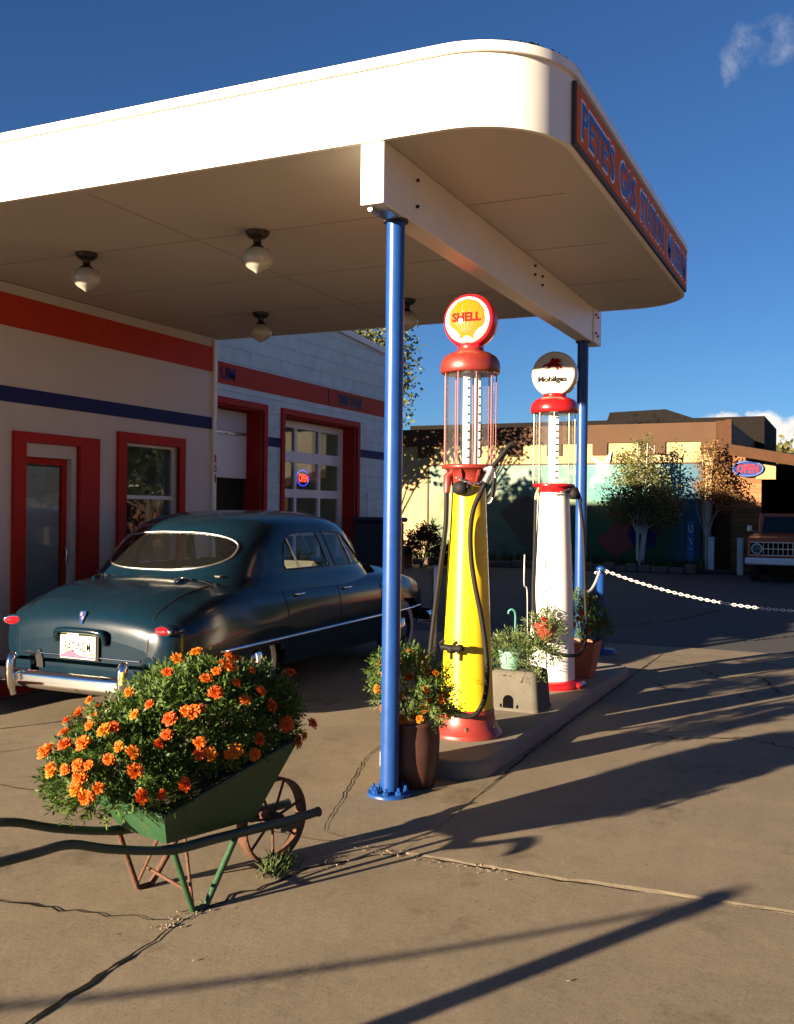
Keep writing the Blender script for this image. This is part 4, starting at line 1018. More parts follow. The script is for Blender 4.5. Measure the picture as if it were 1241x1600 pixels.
# wheelbarrow: local x = along the axis to the wheel, y = left
wb = thing('wheelbarrow', (3.289,2.549,0), 'old green wheelbarrow overflowing with orange marigolds on the forecourt', 'wheelbarrow', rz=math.atan2(-.25,.968))
bot = [(-.10,-.14,.285),(-.10,.14,.285),(.38,.12,.265),(.38,-.12,.265)]
rim = [(-.20,-.25,.435),(-.20,.25,.435),(.56,.21,.60),(.56,-.21,.60)]
b = MB()
def panel(a, bb, c, d, n=6):
    A, B, C_, D = map(Vector, (a, bb, c, d)); vs = []
    for i in range(n+1):
        for j in range(n+1):
            u, v = i/n, j/n; vs.append((A.lerp(B,u)).lerp(D.lerp(C_,u), v))
    b.add(vs, [(i*(n+1)+j, (i+1)*(n+1)+j, (i+1)*(n+1)+j+1, i*(n+1)+j+1) for i in range(n) for j in range(n)], True)
for i in range(4):
    j = (i+1) % 4; panel(bot[i], bot[j], rim[j], rim[i])
b.add(bot, [(0,1,2,3)])
ib2 = [Vector(p)+Vector((.012 if p[0]<0 else -.012, .012 if p[1]<0 else -.012, .01)) for p in bot]; ir = [Vector(p)+Vector((.012 if p[0]<0 else -.012, .012 if p[1]<0 else -.012, 0)) for p in rim]
for i in range(4):
    j = (i+1) % 4; b.quad(ib2[j], ib2[i], ir[i], ir[j])
b.build('tray', M['barrow'], wb)
b = MB(); R4 = [Vector(p) for p in rim]; b.tube([R4[0],R4[1],R4[2],R4[3],R4[0]], .009, 8); b.build('tray_rim', M['barrow'], wb)
b = MB(); b.add([(-.15,-.2,.39),(-.15,.2,.39),(.49,.17,.53),(.49,-.17,.53)], [(0,1,2,3)]); b.build('soil', M['soil'], wb)
for s in (-1, 1):
    b = MB(); b.tube(spline([(-.86,.235*s,.435),(-.72,.225*s,.428),(-.56,.19*s,.41),(-.38,.18*s,.345),(-.12,.178*s,.275),(.12,.165*s,.255),(.4,.135*s,.228),(.62,.105*s,.205),(.80,.10*s,.20)], 6), [.017]*24+[.02]*24+[.024], 10); b.build('handle', M['handle'], wb)
    b = MB(); a0, a1 = Vector((-.10,.18*s,.27)), Vector((.0,.18*s,.004))
    b.tube([a0,a1], .0125, 8); b.tube([a1, Vector((.07,.178*s,.004))], .011, 8); b.build('leg', M['barrow'] if s < 0 else M['rust'], wb)
    b = MB(); b.tube([(.07,.178*s,.006),(.25,.16*s,.25)], .014, 8); b.build('leg_brace', M['barrow'] if s < 0 else M['rust'], wb)
b = MB(); b.tube([(-.04,-.175,.10),(.03,.175,.09)], .007, 6); b.tube([(.0,.178,.03),(-.05,-.02,.27)], .007, 6); b.tube([(.0,-.178,.03),(.12,.03,.255)], .007, 6); b.build('cross_brace', M['rust'], wb)
wr = .19
b = MB(); ax = Matrix.Translation((.602,0,wr))
b.lathe([(wr-.012,-.03),(wr,-.03),(wr,.03),(wr-.012,.03),(wr-.012,-.03)], n=48, axis='Y', mx=ax, cap=False); wh = b.build('wheel', M['rust'], wb)
b = MB()
for k in range(7):
    a = 2*PI*(k+.3)/7; b.tube([Vector((.03*math.cos(a),0,.03*math.sin(a))), Vector(((wr-.01)*math.cos(a), .0, (wr-.01)*math.sin(a)))], .0065, 6, ax)
b.build('spokes', M['rust'], wh)
b = MB(); b.lathe([(.0,-.075),(.02,-.075),(.022,-.05),(.036,-.045),(.036,.045),(.022,.05),(.02,.075),(0,.075)], n=16, axis='Y', mx=ax); b.build('hub', M['rust'], wh)
b = MB(); b.tube([(.602,-.125,wr+.008),(.602,.125,wr+.008)], .009, 8)
for s in (-1,1): b.box((.602,.105*s,.185), (.09,.02,.05), None, .006)
b.build('axle', M['handle'], wb)

BPTS = [(-0.468,0.111,0.662),(-0.462,0.093,0.676),(-0.519,-0.018,0.619),(-0.513,0.000,0.632),(-0.449,0.014,0.701),(-0.388,0.112,0.719),(-0.331,0.176,0.750),(-0.286,0.170,0.769),(-0.423,-0.061,0.713),(-0.336,0.029,0.752),(-0.267,0.094,0.759),(-0.221,0.154,0.782),(-0.239,0.168,0.819),(-0.312,-0.078,0.752),(-0.341,-0.071,0.746),(-0.234,-0.118,0.802),(-0.205,-0.040,0.871),(-0.188,-0.143,0.838),(-0.352,-0.177,0.707),(-0.325,-0.222,0.688),(-0.401,-0.189,0.673),(-0.501,-0.072,0.637),(-0.476,-0.111,0.653),(-0.456,-0.146,0.655),(-0.485,-0.139,0.618),(-0.498,-0.139,0.581),(-0.480,-0.172,0.556),(-0.453,-0.203,0.586),(-0.345,-0.263,0.635),(-0.336,-0.289,0.549),(-0.264,-0.308,0.545),(-0.163,-0.307,0.559),(-0.168,-0.222,0.733),(-0.150,-0.216,0.788),(-0.092,-0.240,0.809),(-0.067,-0.095,0.936),(0.028,-0.034,0.972),(-0.218,-0.229,0.701),(0.166,0.018,0.979),(0.257,-0.082,0.955),(0.360,-0.009,0.933),(0.169,-0.144,0.947),(0.105,-0.179,0.930),(0.313,-0.157,0.905),(0.038,-0.196,0.911),(0.160,-0.233,0.885),(0.042,-0.247,0.864),(0.165,-0.279,0.822),(0.540,-0.157,0.869),(0.282,-0.243,0.838),(0.326,-0.259,0.773),(0.407,-0.268,0.692),(0.673,-0.266,0.726),(0.604,-0.220,0.653),(0.569,-0.207,0.606),(-0.061,-0.281,0.694),(-0.060,-0.276,0.651),(-0.016,-0.288,0.645),(0.065,-0.300,0.632),(0.098,-0.304,0.639),(0.221,-0.300,0.663),(0.212,-0.284,0.603),(-0.040,-0.257,0.816),(-0.067,-0.252,0.807),(0.188,-0.165,0.934),(0.543,-0.190,0.586)]
mg = thing('marigold_plant', (3.289,2.549,0), 'bushy marigold planting with many orange blooms filling the green wheelbarrow', 'marigolds', rz=math.atan2(-.25,.968))
ELS = [((.14,0,.685),(.36,.28,.25)),((-.22,.0,.55),(.27,.27,.18)),((.40,0,.70),(.25,.24,.19)),((-.16,.05,.65),(.2,.2,.14))]
b = MB(); sprigs(b, ellpts(ELS, 3300), ll=.029, lw=.010, stem=.07); b.build('foliage', M['leaf'], mg)
b = MB()
for k in range(60):
    e = LV.choice(ELS); a = LV.uniform(0,6.28); q = Vector((e[0][0]+e[1][0]*.8*math.cos(a)*LV.random(), e[1][1]*.8*math.sin(a)*LV.random(), e[0][2]+e[1][2]*LV.uniform(.2,.9)))
    b.tube([(q.x*.75+.04, q.y*.6, .46), q], .0035, 4, cap=False)
b.build('stems', M['stem'], mg)
for i, p in enumerate(q for q in BPTS if q[0] < .64):
    c = min(ELS, key=lambda e: sum(((p[a]-e[0][a])/e[1][a])**2 for a in range(3)))
    nr = Vector([(p[a]-c[0][a])/c[1][a] for a in range(3)]).normalized()*.9+Vector((-.1,-.15,.45))
    flower(mg, Vector(p)+nr.normalized()*.014, nr+Vector((LV.gauss(0,.25),LV.gauss(0,.25),LV.gauss(0,.2))), LV.choice((0,1,0,1,2,3,4,2)) if i not in (32,33,50,51) else 2, LV.uniform(.72,1.25))
for k in range(36):
    p, v = ellpts(ELS, 1)[0]; p = p*1.0
    if v.x < .2 and v.y < 0: continue
    flower(mg, p+v*.02, v+Vector((0,0,.4)), LV.choice((0,1,2,3,2,6)), LV.uniform(.5,1.0))
# buds
b = MB()
for k in range(40):
    p, v = ellpts(ELS, 1)[0]; q = p+v*LV.uniform(.02,.05)+Vector((0,0,.02)); b.tube([p, q], .002, 4, cap=False); b.lathe([(0,-.006),(.005,0),(.004,.008),(.0,.011)], q, 6)
b.build('buds', M['stem'], mg)

def potted(loc, label, els, n, nfl, potname, prof, potmat, potlabel, square=False, ll=.03, fl=(0,1,2,3), seed=1, leaf='leaf', bias=Vector((-.6,-.6,.3))):
    pt = thing('flower_pot', loc, potlabel, 'flower pot')
    b = MB()
    if square:
        vs = []; 
        for (r, h) in prof: vs += [(-r,-r,h),(r,-r,h),(r,r,h),(-r,r,h)]
        b.add(vs, [(4*k+i,4*k+(i+1)%4,4*k+4+(i+1)%4,4*k+4+i) for k in range(len(prof)-1) for i in range(4)]); b.add(vs[:4], [(3,2,1,0)])
    else: b.lathe(prof, n=36)
    b.build(potname, potmat, pt)
    rt = prof[-2][0]*.93; zt = prof[-1][1]-.02
    b = MB(); b.lathe([(0,zt),(rt*.95 if not square else rt*.8,zt)], n=20, cap=False); b.build('soil', M['soil'], pt)
    pl = thing('marigold_plant' if nfl else 'trailing_plant', (loc[0],loc[1],loc[2]+zt), label, 'marigolds' if nfl else 'plant')
    r = random.Random(seed); E2 = [((c[0],c[1],c[2]-zt), q) for c, q in els]
    b = MB(); sprigs(b, ellpts(E2, n, r), ll=ll, r=r); b.build('foliage', M[leaf], pl)
    b = MB()
    for k in range(14):
        e = r.choice(E2); a = r.uniform(0,6.28); b.tube([(0,0,-.01), (e[0][0]+e[1][0]*.7*math.cos(a), e[0][1]+e[1][1]*.7*math.sin(a), e[0][2]+e[1][2]*r.uniform(0,.7))], .0035, 4, cap=False)
    b.build('stems', M['stem'], pl)
    for k in range(nfl):
        while True:
            p, v = ellpts(E2, 1, r)[0]
            if v.dot(bias) > -.05 or r.random() < .15: break
        flower(pl, p+v*.032, v+Vector((-.2,-.2,.4)), r.choice(fl), r.uniform(.85,1.2))
    return pt, pl
potted((5.335,2.36,0), 'marigolds in the dark pot right behind the near blue post', [((0,0,.56),(.20,.20,.20)),((.03,-.05,.44),(.18,.18,.12)),((-.01,.06,.60),(.17,.17,.16))], 640, 34, 'pot', [(.135,.0),(.15,.02),(.168,.16),(.172,.28),(.165,.36),(.172,.375),(.16,.38)], M['brownpot'], 'tall dark brown round pot on the ground behind the near blue post', seed=5)
potted((9.0,2.27,ISL), 'marigolds in the square terracotta pot by the far blue post', [((0,0,.52),(.2,.2,.18)),((.06,-.08,.42),(.16,.15,.12)),((.05,.05,.62),(.15,.15,.12))], 460, 15, 'pot', [(.095,.0),(.10,.01),(.15,.30),(.155,.33),(.14,.33)], M['terracotta'], 'square terracotta pot on the island between the white pump and the far post', True, seed=9)

# grey upturned box with arched hole, mint pot and trailing plant on it
gb = thing('stone_box', (7.36,2.34,ISL), 'weathered grey box with a small arched hole, carrying a mint pot on the island', 'box')
b = MB(); hx, hy, hz = .19, .20, .30
def boxring(k, z): return [(-hx*k,-hy*k,z),(hx*k,-hy*k,z),(hx*k,hy*k,z),(-hx*k,hy*k,z)]
def rr2(k, z, r=.05, n=5): return [(x*1., y*1., z) for x, y in rrect(-hx*k, hx*k, -hy*k, hy*k, r, n)]
lv = [(1.03,.0),(1.03,.02),(1.0,.022),(.93,.25),(.90,.285),(.80,.30)]; RGS = [rr2(k, z) for k, z in lv]; n = len(RGS[0])
b.add([p for q in RGS for p in q], [(i+n*k,(i+1)%n+n*k,(i+1)%n+n*(k+1),i+n*(k+1)) for k in range(len(lv)-1) for i in range(n)], True); b.add(RGS[-1], [tuple(range(n))]); b.build('box_body', M['greyblock'], gb)
b = MB(); arch = [(-.042,0),(.042,0),(.042,.06)]+[(.042*math.cos(a), .06+.042*math.sin(a)) for a in [PI*k/10 for k in range(1,10)]]+[(-.042,.06)]
b.poly([(u-.03, v+.012) for u, v in arch], lambda u, v, w: (-hx*1.0-.004+.06*(v*.9)/.3*.3-w+.003, -u, v+.006), .001)
for u in (-.095,.035): b.poly([(u,.025),(u+.016,.025),(u+.016,.05),(u,.05)], lambda u_, v, w: (-hx*1.0-.004+.018*v/.3+.002-w, -u_, v), .001)
b.build('arched_hole_shade', M['holeshade'], gb)  # flat black patches painted as the shade inside the holes
potted((7.33,2.40,ISL+.30), 'trailing green plant spilling from the mint pot over the grey box', [((0,-.02,.15),(.15,.17,.08)),((.05,-.20,.12),(.14,.13,.09)),((-.05,-.14,-.02),(.08,.08,.10)),((-.02,.17,.04),(.07,.08,.12))], 330, 0, 'pot', [(.075,.0),(.08,.005),(.1,.12),(.105,.14),(.095,.14)], M['mint'], 'small mint green pot on top of the grey box', ll=.045, seed=13, leaf='leaf2')
# hooks and red hanging pot
t = thing('plant_hook', (7.42,2.40,ISL+.30), 'small green crook hook sticking up out of the mint pot', 'hook')
b = MB(); b.tube(spline([(0,0,.10),(0,0,.30),(0,0,.40),(-.004,.01,.435),(-.01,.03,.445),(-.014,.05,.43),(-.014,.052,.41)], 5), .009, 8); b.build('crook', M['hookgreen'], t)
t = thing('garden_stake', (8.0,2.47,ISL), 'thin rusty garden stake leaning beside the white pump', 'stake')
b = MB(); b.tube(spline([(0,0,-.01),(.0,.01,.5),(.005,.02,.85),(.0,.045,.9),(.005,.045,1.15)], 6), .0055, 6); b.build('rod', M['steel'], t)
rp = thing('hanging_pot', (8.1,2.36,ISL+.42), 'small red pot with red flowers hung against the front of the white pump', 'flower pot')
b = MB(); b.lathe([(.055,0),(.06,.005),(.08,.13),(.09,.135),(.09,.15),(.078,.15)], n=24); b.build('pot', M['redplastic'], rp)
b = MB(); b.tube(spline([(.0,.085,.14),(.02,.06,.24),(.05,.0,.30),(.02,-.06,.24),(0,-.085,.14)], 6), .004, 6); b.build('wire_handle', M['steel'], rp)
r_ = random.Random(4)
pl = thing('red_flower_plant', (8.1,2.36,ISL+.55), 'small red flowering plant in the red pot on the white pump', 'plant')
b = MB(); sprigs(b, ellpts([((0,0,.03),(.11,.11,.08)),((-.03,-.05,-.06),(.1,.09,.1))], 120, r_), r=r_); b.build('foliage', M['leaf2'], pl)
for k in range(7):
    p, v = ellpts([((-.02,0,.05),(.10,.10,.07))], 1, r_)[0]; flower(pl, p, v+Vector((-.3,-.2,.3)), 5, .8)

# ------------------------------------------------------------------ stanchions and chains
def stanchion(x, y, label):
    t = thing('chain_stanchion', (x,y,0), label, 'stanchion', 'blue stanchions with white chain')
    b = MB(); b.lathe([(.19,-.006),(.195,.02),(.17,.045),(.06,.06)], n=28); b.build('base', M['bluepole'], t)
    b = MB(); b.lathe([(.047,.05),(.047,.95),(.053,.957),(.053,.98),(.02,.998),(0,1.0)], n=20); b.build('post', M['bluepole'], t)
    b = MB()
    for s in (-1,1): b.tube(spline([(0,.044*s,.93),(0,.066*s,.93),(0,.07*s,.915),(0,.058*s,.905)], 4), .005, 6)
    b.build('hooks', M['chain'], t); return t
stanchion(11.35, 2.65, 'blue chain stanchion standing just right of the far canopy post')
stanchion(11.6, -1.6, 'blue chain stanchion at the near end of the white chain, right of the forecourt')
stanchion(-.32, 2.97, 'blue chain stanchion by the pavement joint, nearest the photographer')
stanchion(-2.0, 6.1, 'blue chain stanchion farthest to the left, in front of the office side')
def hang_chain(a, c, sag, label, link=.042, r=.0048):
    A, B = Vector(a), Vector(c); t = thing('barrier_chain', tuple((A+B)/2-Vector((0,0,sag))), label, 'chain', 'white plastic barrier chains')
    pts = [A.lerp(B, k/24)-Vector((0,0,sag*4*(k/24)*(1-k/24))) for k in range(25)]
    b = MB(W(t)); chain_links(b, pts, link, r, 6); b.build('links', M['chain'], t); return t
hang_chain((11.35,2.58,.94), (11.6,-1.53,.94), .36, 'white barrier chain sagging across the forecourt from the far stanchion')
hang_chain((11.28,2.65,.94), (9.42,2.4,.88), .12, 'short white chain linking the far canopy post to its stanchion')
t = hang_chain((-.36,3.03,.94), (-1.96,6.03,.94), .25, 'white barrier chain between the two stanchions on the left')

# slim grey post beyond the car
t = thing('metal_post', (9.95,4.14,0), 'slim grey metal post standing beyond the front of the car', 'post')
b = MB(); b.lathe([(.03,-.01),(.03,1.0),(.02,1.02),(0,1.025)], n=16); b.build('pole', M['steel'], t)

# ------------------------------------------------------------------ the sedan (local: x forward from the rear axle, y left, z up)
car = thing('vintage_sedan', (6.95,5.31,0), 'dark teal 1950s four door sedan parked beside the station office', 'car')
TW = [(-1.13,.66),(-1.115,.735),(-1.08,.80),(-1.0,.845),(-.85,.88),(-.5,.905),(0,.915),(1,.92),(2.4,.915),(2.9,.905),(3.25,.875),(3.45,.82),(3.56,.72),(3.60,.60)]
TT = [(-1.13,.62),(-1.12,.72),(-1.09,.80),(-1.03,.865),(-.93,.92),(-.75,.985),(-.45,1.035),(-.1,1.06),(.4,1.06),(2.2,1.06),(2.5,1.055),(2.9,1.02),(3.25,.96),(3.45,.87),(3.57,.74),(3.60,.64)]
TB = [(-1.13,.44),(-1.1,.39),(-.9,.33),(-.4,.29),(0,.27),(2.9,.27),(3.3,.30),(3.5,.36),(3.60,.44)]
def sect(x, m=30):
    """half section from sill to centre line: list of (y, z)"""
    w, zt, zb = sinterp(TW, x), sinterp(TT, x), sinterp(TB, x)
    k = interp([(-1.13,.5),(-.9,1.),(3.2,1.),(3.6,.5)], x)
    zs = zt-.16*k-.02; H = zs-zb
    fl = .04*math.exp(-((x+.05)/.42)**2) + .03*math.exp(-((x-3.0)/.4)**2)   # fender swells over the wheels
    P = [(w*.93,zb),(w*.975,zb+.10*min(1,H/.5)),(w,zb+.42*H),(w+fl*.4,zb+.62*H),(w*.992,zb+.82*H),(w*.955,zs),(w*.90,zs+.062*k),(w*.80,zs+.095*k),(w*.62,zt-.028),(w*.32,zt-.006),(0,zt)]
    S = spline([(a,b_,0) for a, b_ in P], 3); return [(p.x, p.y) for p in S]
xs = [-1.13,-1.125,-1.12,-1.11,-1.1,-1.085,-1.07,-1.05,-1.03,-1.0,-.97,-.93,-.89,-.84,-.79,-.73,-.67]+[-.61+.03*k for k in range(129)]
xs += [3.28,3.32,3.36,3.4,3.44,3.47,3.5,3.52,3.54,3.56,3.57,3.58,3.59,3.6]
rows_ = []
for x in xs:
    h = sect(x); rows_.append([(x,-y,z) for y, z in h]+[(x,y,z) for y, z in h[-2::-1]])
NJ = len(rows_[0])
# greenhouse: stacked rounded outlines
GW = [(.88,.872),(.93,.858),(.98,.842),(1.05,.818),(1.15,.795),(1.30,.76),(1.40,.73),(1.46,.695),(1.51,.635),(1.55,.545),(1.575,.445),(1.592,.30),(1.599,.14),(1.60,.0)]
GR = [(.88,-.56),(.98,-.44),(1.05,-.36),(1.15,-.265),(1.30,-.11),(1.40,.015),(1.46,.085),(1.51,.185),(1.55,.33),(1.575,.48),(1.592,.70),(1.599,.96),(1.60,1.10)]
GF = [(.88,2.57),(.98,2.46),(1.05,2.38),(1.15,2.30),(1.30,2.17),(1.40,2.08),(1.46,2.01),(1.51,1.92),(1.55,1.80),(1.575,1.67),(1.592,1.48),(1.599,1.27),(1.60,1.10)]
def gh(z): 
    a0, a1 = sinterp(GR, z), sinterp(GF, z); return (a0+a1)/2, (a1-a0)/2, sinterp(GW, z), interp([(.88,4.4),(1.4,3.8),(1.52,3.3),(1.6,2.2)], z)
def gside(x, z, sg=-1):
    c, a, w, n = gh(z); q = max(0, 1-abs((x-c)/a)**n); return (x, sg*w*q**(1/n), z)
def grear(y, z, sg=-1):
    c, a, w, n = gh(z); q = max(0, 1-abs(y/w)**n); return (c+sg*a*q**(1/n), y, z)
zl = [.88+.0085*k for k in range(78)]; zl = [z for z in zl if z < 1.53]+[1.53,1.54,1.55,1.558,1.566,1.573,1.58,1.585,1.59,1.594,1.597,1.599]
NA = 336
dome = []
for z in zl:
    c, a, w, n = gh(z); r = []
    for k in range(NA):
        t = 2*PI*k/NA; ct, s_ = math.cos(t), math.sin(t)
        r.append((c+a*math.copysign(abs(ct)**(2/n), ct), w*math.copysign(abs(s_)**(2/n), s_), z))
    dome.append(r)
def side_regions():
    rear = [(.50,1.085),(.475,1.12),(.49,1.20),(.53,1.29),(.60,1.36),(.70,1.395),(.86,1.405),(1.09,1.405),(1.13,1.395),(1.25,1.10),(1.25,1.085)]
    front = [(1.385,1.085),(1.38,1.10),(1.245,1.395),(1.26,1.405),(1.50,1.402),(1.62,1.39),(1.68,1.36),(2.06,1.10),(2.06,1.085)]
    return rear, front
SRr, SRf = side_regions()
def inpoly(x, y, P):
    c = False; j = len(P)-1
    for i in range(len(P)):
        if (P[i][1] > y) != (P[j][1] > y) and x < (P[j][0]-P[i][0])*(y-P[i][1])/(P[j][1]-P[i][1])+P[i][0]: c = not c
        j = i
    return c
def inrear(y, z, hw=.64, zc=1.235, hz=.155, e=2.7): return (abs(y)/hw*(1-.0*z))**e + abs((z-zc)/hz)**e < 1
body = MB(); dm = MB(); gR = MB(); gS = [MB() for _ in range(4)]; gWs = MB()
# lower body, leaving out the wheel openings and the deck inside the cabin
ARCH = ((0., .30, .39, .195), (2.885, .33, .40, .345))
def cut(p):
    for (ax_, az, rx, rz_) in ARCH:
        if ((p[0]-ax_)/rx)**2+((p[2]-az)/rz_)**2 < 1 and abs(p[1]) > .5: return True
    if p[2] > .99:
        c, a, w, n = gh(1.03)
        if abs((p[0]-c)/(a-.03))**n+abs(p[1]/(w-.03))**n < 1: return True
    return False
vs = [p for r in rows_ for p in r]; fs = []
for i in range(len(xs)-1):
    for j in range(NJ-1):
        q = (i*NJ+j, (i+1)*NJ+j, (i+1)*NJ+j+1, i*NJ+j+1)
        cx_ = [sum(vs[k][a] for k in q)/4 for a in range(3)]
        if not cut(cx_): fs.append(q)
body.add(vs, fs, True)
body.add(rows_[0], [tuple(range(NJ))]); body.add(rows_[-1], [tuple(range(NJ))[::-1]])
bd = body.build('body', M['carpaint'], car)
vs = [p for r in dome for p in r]; sel = {k: [] for k in ('d','r','w','s0','s1','s2','s3')}
for i in range(len(zl)-1):
    for j in range(NA):
        q = (i*NA+j, i*NA+(j+1)%NA, (i+1)*NA+(j+1)%NA, (i+1)*NA+j)
        p = [sum(vs[k][a] for k in q)/4 for a in range(3)]
        c, a, w, n = gh(p[2]); key = 'd'
        if p[0] < .35 and inrear(p[1], p[2], .62, 1.25, .15) : key = 'r'
        elif p[0] > 1.6 and inrear(p[1], p[2], .66, 1.25, .15): key = 'w'
        elif abs(p[1]) > .6*w:
            if inpoly(p[0], p[2], SRr): key = 's0' if p[1] < 0 else 's2'
            elif inpoly(p[0], p[2], SRf): key = 's1' if p[1] < 0 else 's3'
        sel[key].append(q)
def sub(key, shrink=0.):
    use = sorted({k for q in sel[key] for k in q}); mp = {k: i for i, k in enumerate(use)}; b = MB()
    vv = []
    for k in use:
        p = Vector(vs[k]); c = Vector((1.1,0,p.z)); d = (p-c); vv.append(p-d.normalized()*shrink)
    b.add(vv, [tuple(mp[k] for k in q) for q in sel[key]], True); return b
top = sub('d'); top.add(dome[-1], [tuple(range(NA))]); top.build('roof', M['carpaint'], car)
for key, nme in (('r','rear_window'),('w','windscreen'),('s0','side_window'),('s1','side_window'),('s2','side_window'),('s3','side_window')):
    sub(key, .006).build(nme, M['carglass'], car)
def off(p, k):  # push a point outwards from the cabin
    p = Vector(p); c = Vector((1.1,0,p.z)); return p+(p-c).normalized()*k
def loop(zc, hz, hw, e, front):
    out = []
    for k in range(97):
        t = 2*PI*k/96; ct, s_ = math.cos(t), math.sin(t)
        y = hw*math.copysign(abs(ct)**(2/e), ct); z = zc+hz*math.copysign(abs(s_)**(2/e), s_); out.append(off(grear(y, z, 1 if front else -1), .002))
    return out
b = MB(); b.tube(loop(1.25,.153,.625,2.7,False), .0085, 8, cap=False); b.build('window_trim', M['steel'], car)
b = MB(); b.tube(loop(1.25,.153,.665,2.7,True), .011, 8, cap=False); b.build('window_trim', M['steel'], car)
for sg in (-1,1):
    for P in (SRr, SRf):
        b = MB(); Q = []
        for (a, c) in zip(P, P[1:]+P[:1]):
            for k in range(6): Q.append(off(gside(a[0]+(c[0]-a[0])*k/6, a[1]+(c[1]-a[1])*k/6, sg), .0015))
        Q.append(Q[0]); b.tube(Q, .0075, 6, cap=False); b.build('window_trim', M['carpaint'], car)
    b = MB(); b.tube([off(gside(.72+(.585-.72)*t, 1.088+.27*t, sg), .002) for t in [k/8 for k in range(9)]], .008, 6); b.build('vent_bar', M['steel'], car); b = MB(); b.tube([off(gside(1.755-.16*t, 1.088+.29*t, sg), .002) for t in [k/8 for k in range(9)]], .008, 6); b.build('vent_bar', M['steel'], car)
# surface helpers on the lower body
def bside(x, z, sg=-1, k=.003):
    h = sect(x)
    for (a, c) in zip(h, h[1:]):
        if a[1] <= z <= c[1]:
            t = (z-a[1])/(c[1]-a[1]+1e-9); return Vector((x, sg*(a[0]+(c[0]-a[0])*t+k), z))
    return Vector((x, sg*(h[0][0]+k), z))
def btop(x, y, k=.003):
    h = sect(x); ay = abs(y)
    for (a, c) in zip(h[::-1], h[-2::-1]):
        if a[0] <= ay <= c[0]:
            t = (ay-a[0])/(c[0]-a[0]+1e-9); return Vector((x, y, a[1]+(c[1]-a[1])*t+k))
    return Vector((x, y, h[-1][1]+k))
def brear(y, z, k=.004):
    """point on the tail at height z"""
    for x in xs[:40]:
        h = sect(x)
        if btop(x, y, 0).z >= z and h[0][0] >= abs(y)*.99: return Vector((x-k, y, z))
    return Vector((-1.0-k, y, z))
for sg in (-1,1):
    b = MB(); b.tube([bside(x, .505+.013*(x+.6), sg, .006) for x in [-.62+.06*k for k in range(15)]]+[bside(x, .505+.013*(x+.6), sg, .006) for x in [.3+.1*k for k in range(31)]], [.004]+[.014]*44+[.006], 8); b.build('side_spear', M['chrome'], car)
    for (x0, x1) in ((.42,.34),(1.31,1.32),(2.2,2.22)):
        b = MB(); b.tube([bside(x0+(x1-x0)*t, .33+.62*t, sg, .0005) for t in [k/10 for k in range(11)]], .0045, 5); b.build('door_gap', M['black'], bd)
    for x in (.52, 1.42):
        b = MB(); p = bside(x, .87, sg, .02); b.tube(spline([p+Vector((0,-sg*.02,0)), p+Vector((.01,sg*.008,0)), p+Vector((.09,sg*.008,.0)), p+Vector((.13,sg*.004,0))], 4), .010, 8); b.build('door_handle', M['chrome'], car)
# trunk lid shut line and chrome
b = MB()
for sg in (-1,1):
    pts = [brear(sg*.62, z, .0) for z in (.46,.52,.58,.64,.70)]
    pts += [btop(x, sg*(.62+.04*(x+1.05)), .0) for x in (-1.06,-1.02,-.97,-.9,-.8,-.7,-.6,-.5,-.42)]
    b.tube(pts, .006, 5)
b.tube([btop(-.36+.0*abs(y), y, 0) for y in [-.64+.08*k for k in range(17)]], .006, 5)
b.build('trunk_gap', M['black'], bd)
b = MB(); b.tube([brear(y, .475, .004) for y in [-.56+.07*k for k in range(17)]], .009, 6); b.build('trunk_strip', M['chrome'], car)
for sg in (-1,1):
    b = MB(); p = btop(-.47, sg*.43, 0); b.lathe([(.055,-.01),(.05,.012),(.03,.026),(0,.03)], n=16, mx=Matrix.Translation(p) @ Matrix.Rotation(.2*sg,4,'Z') @ Matrix.Diagonal((1.6,.55,1,1))); b.build('trunk_hinge', M['carpaint'], car)
    b = MB(); p = btop(-.47, sg*.43, .0); b.tube([p+Vector((-.085,0,.004)), p+Vector((0,-.005,.03)), p+Vector((.08,0,.02))], .006, 6); b.build('hinge_trim', M['chrome'], car)
# emblem
p = brear(.01, .775, .006); b = MB()
b.poly([(-.028,.04),(.028,.04),(.030,.012),(.018,-.02),(.012,-.05),(-.012,-.05),(-.018,-.02),(-.030,.012)], lambda u, v, w: (p.x-.004-w+.28*v, p.y-u, p.z+v), .008); em = b.build('crest_emblem', M['chrome'], car)
b = MB(); b.poly([(-.018,.03),(.0,.03),(.0,.004),(-.018,.008)], lambda u, v, w: (p.x-.013-w+.28*v, p.y-u, p.z+v), .001); b.poly([(.0,.0),(.018,.0),(.012,-.02),(.0,-.02)], lambda u, v, w: (p.x-.013-w+.28*v, p.y-u, p.z+v), .001); b.build('crest_colour', M['platemaroon'], em)
# number plate and its lamp hood
xp = -1.155
pl_ = MB(); pl_.box((xp,.015,.545), (.008,.345,.175), None, .003); lp = pl_.build('licence_plate', M['plate'], car)
fp = lambda u, v, w: (xp-.0045-w, .015-u, .545+v)
b = MB(); add_text(b, 'BAD-NDM', fp, (0,.004), .25, .075, offset=.005, w0=.001); b.build('lettering', M['blackpaint'], lp)
b = MB(); b.poly([(-.165,-.08),(.165,-.08),(.165,-.068),(.05,-.062),(-.0,-.052),(-.03,-.036),(-.06,-.026),(-.1,-.032),(-.13,-.05),(-.165,-.06)], fp, .0008); b.build('mountain_motif', M['platemaroon'], lp)
b = MB(); b.poly([(.0,-.05),(.165,-.066),(.165,-.03),(.1,-.045)], fp, .0004); b.build('sunset_motif', M['plateorange'], lp)
b = MB(); b.box((xp-.001,.06,.645), (.012,.11,.03)); b.build('plate_sticker', M['paper'], lp)
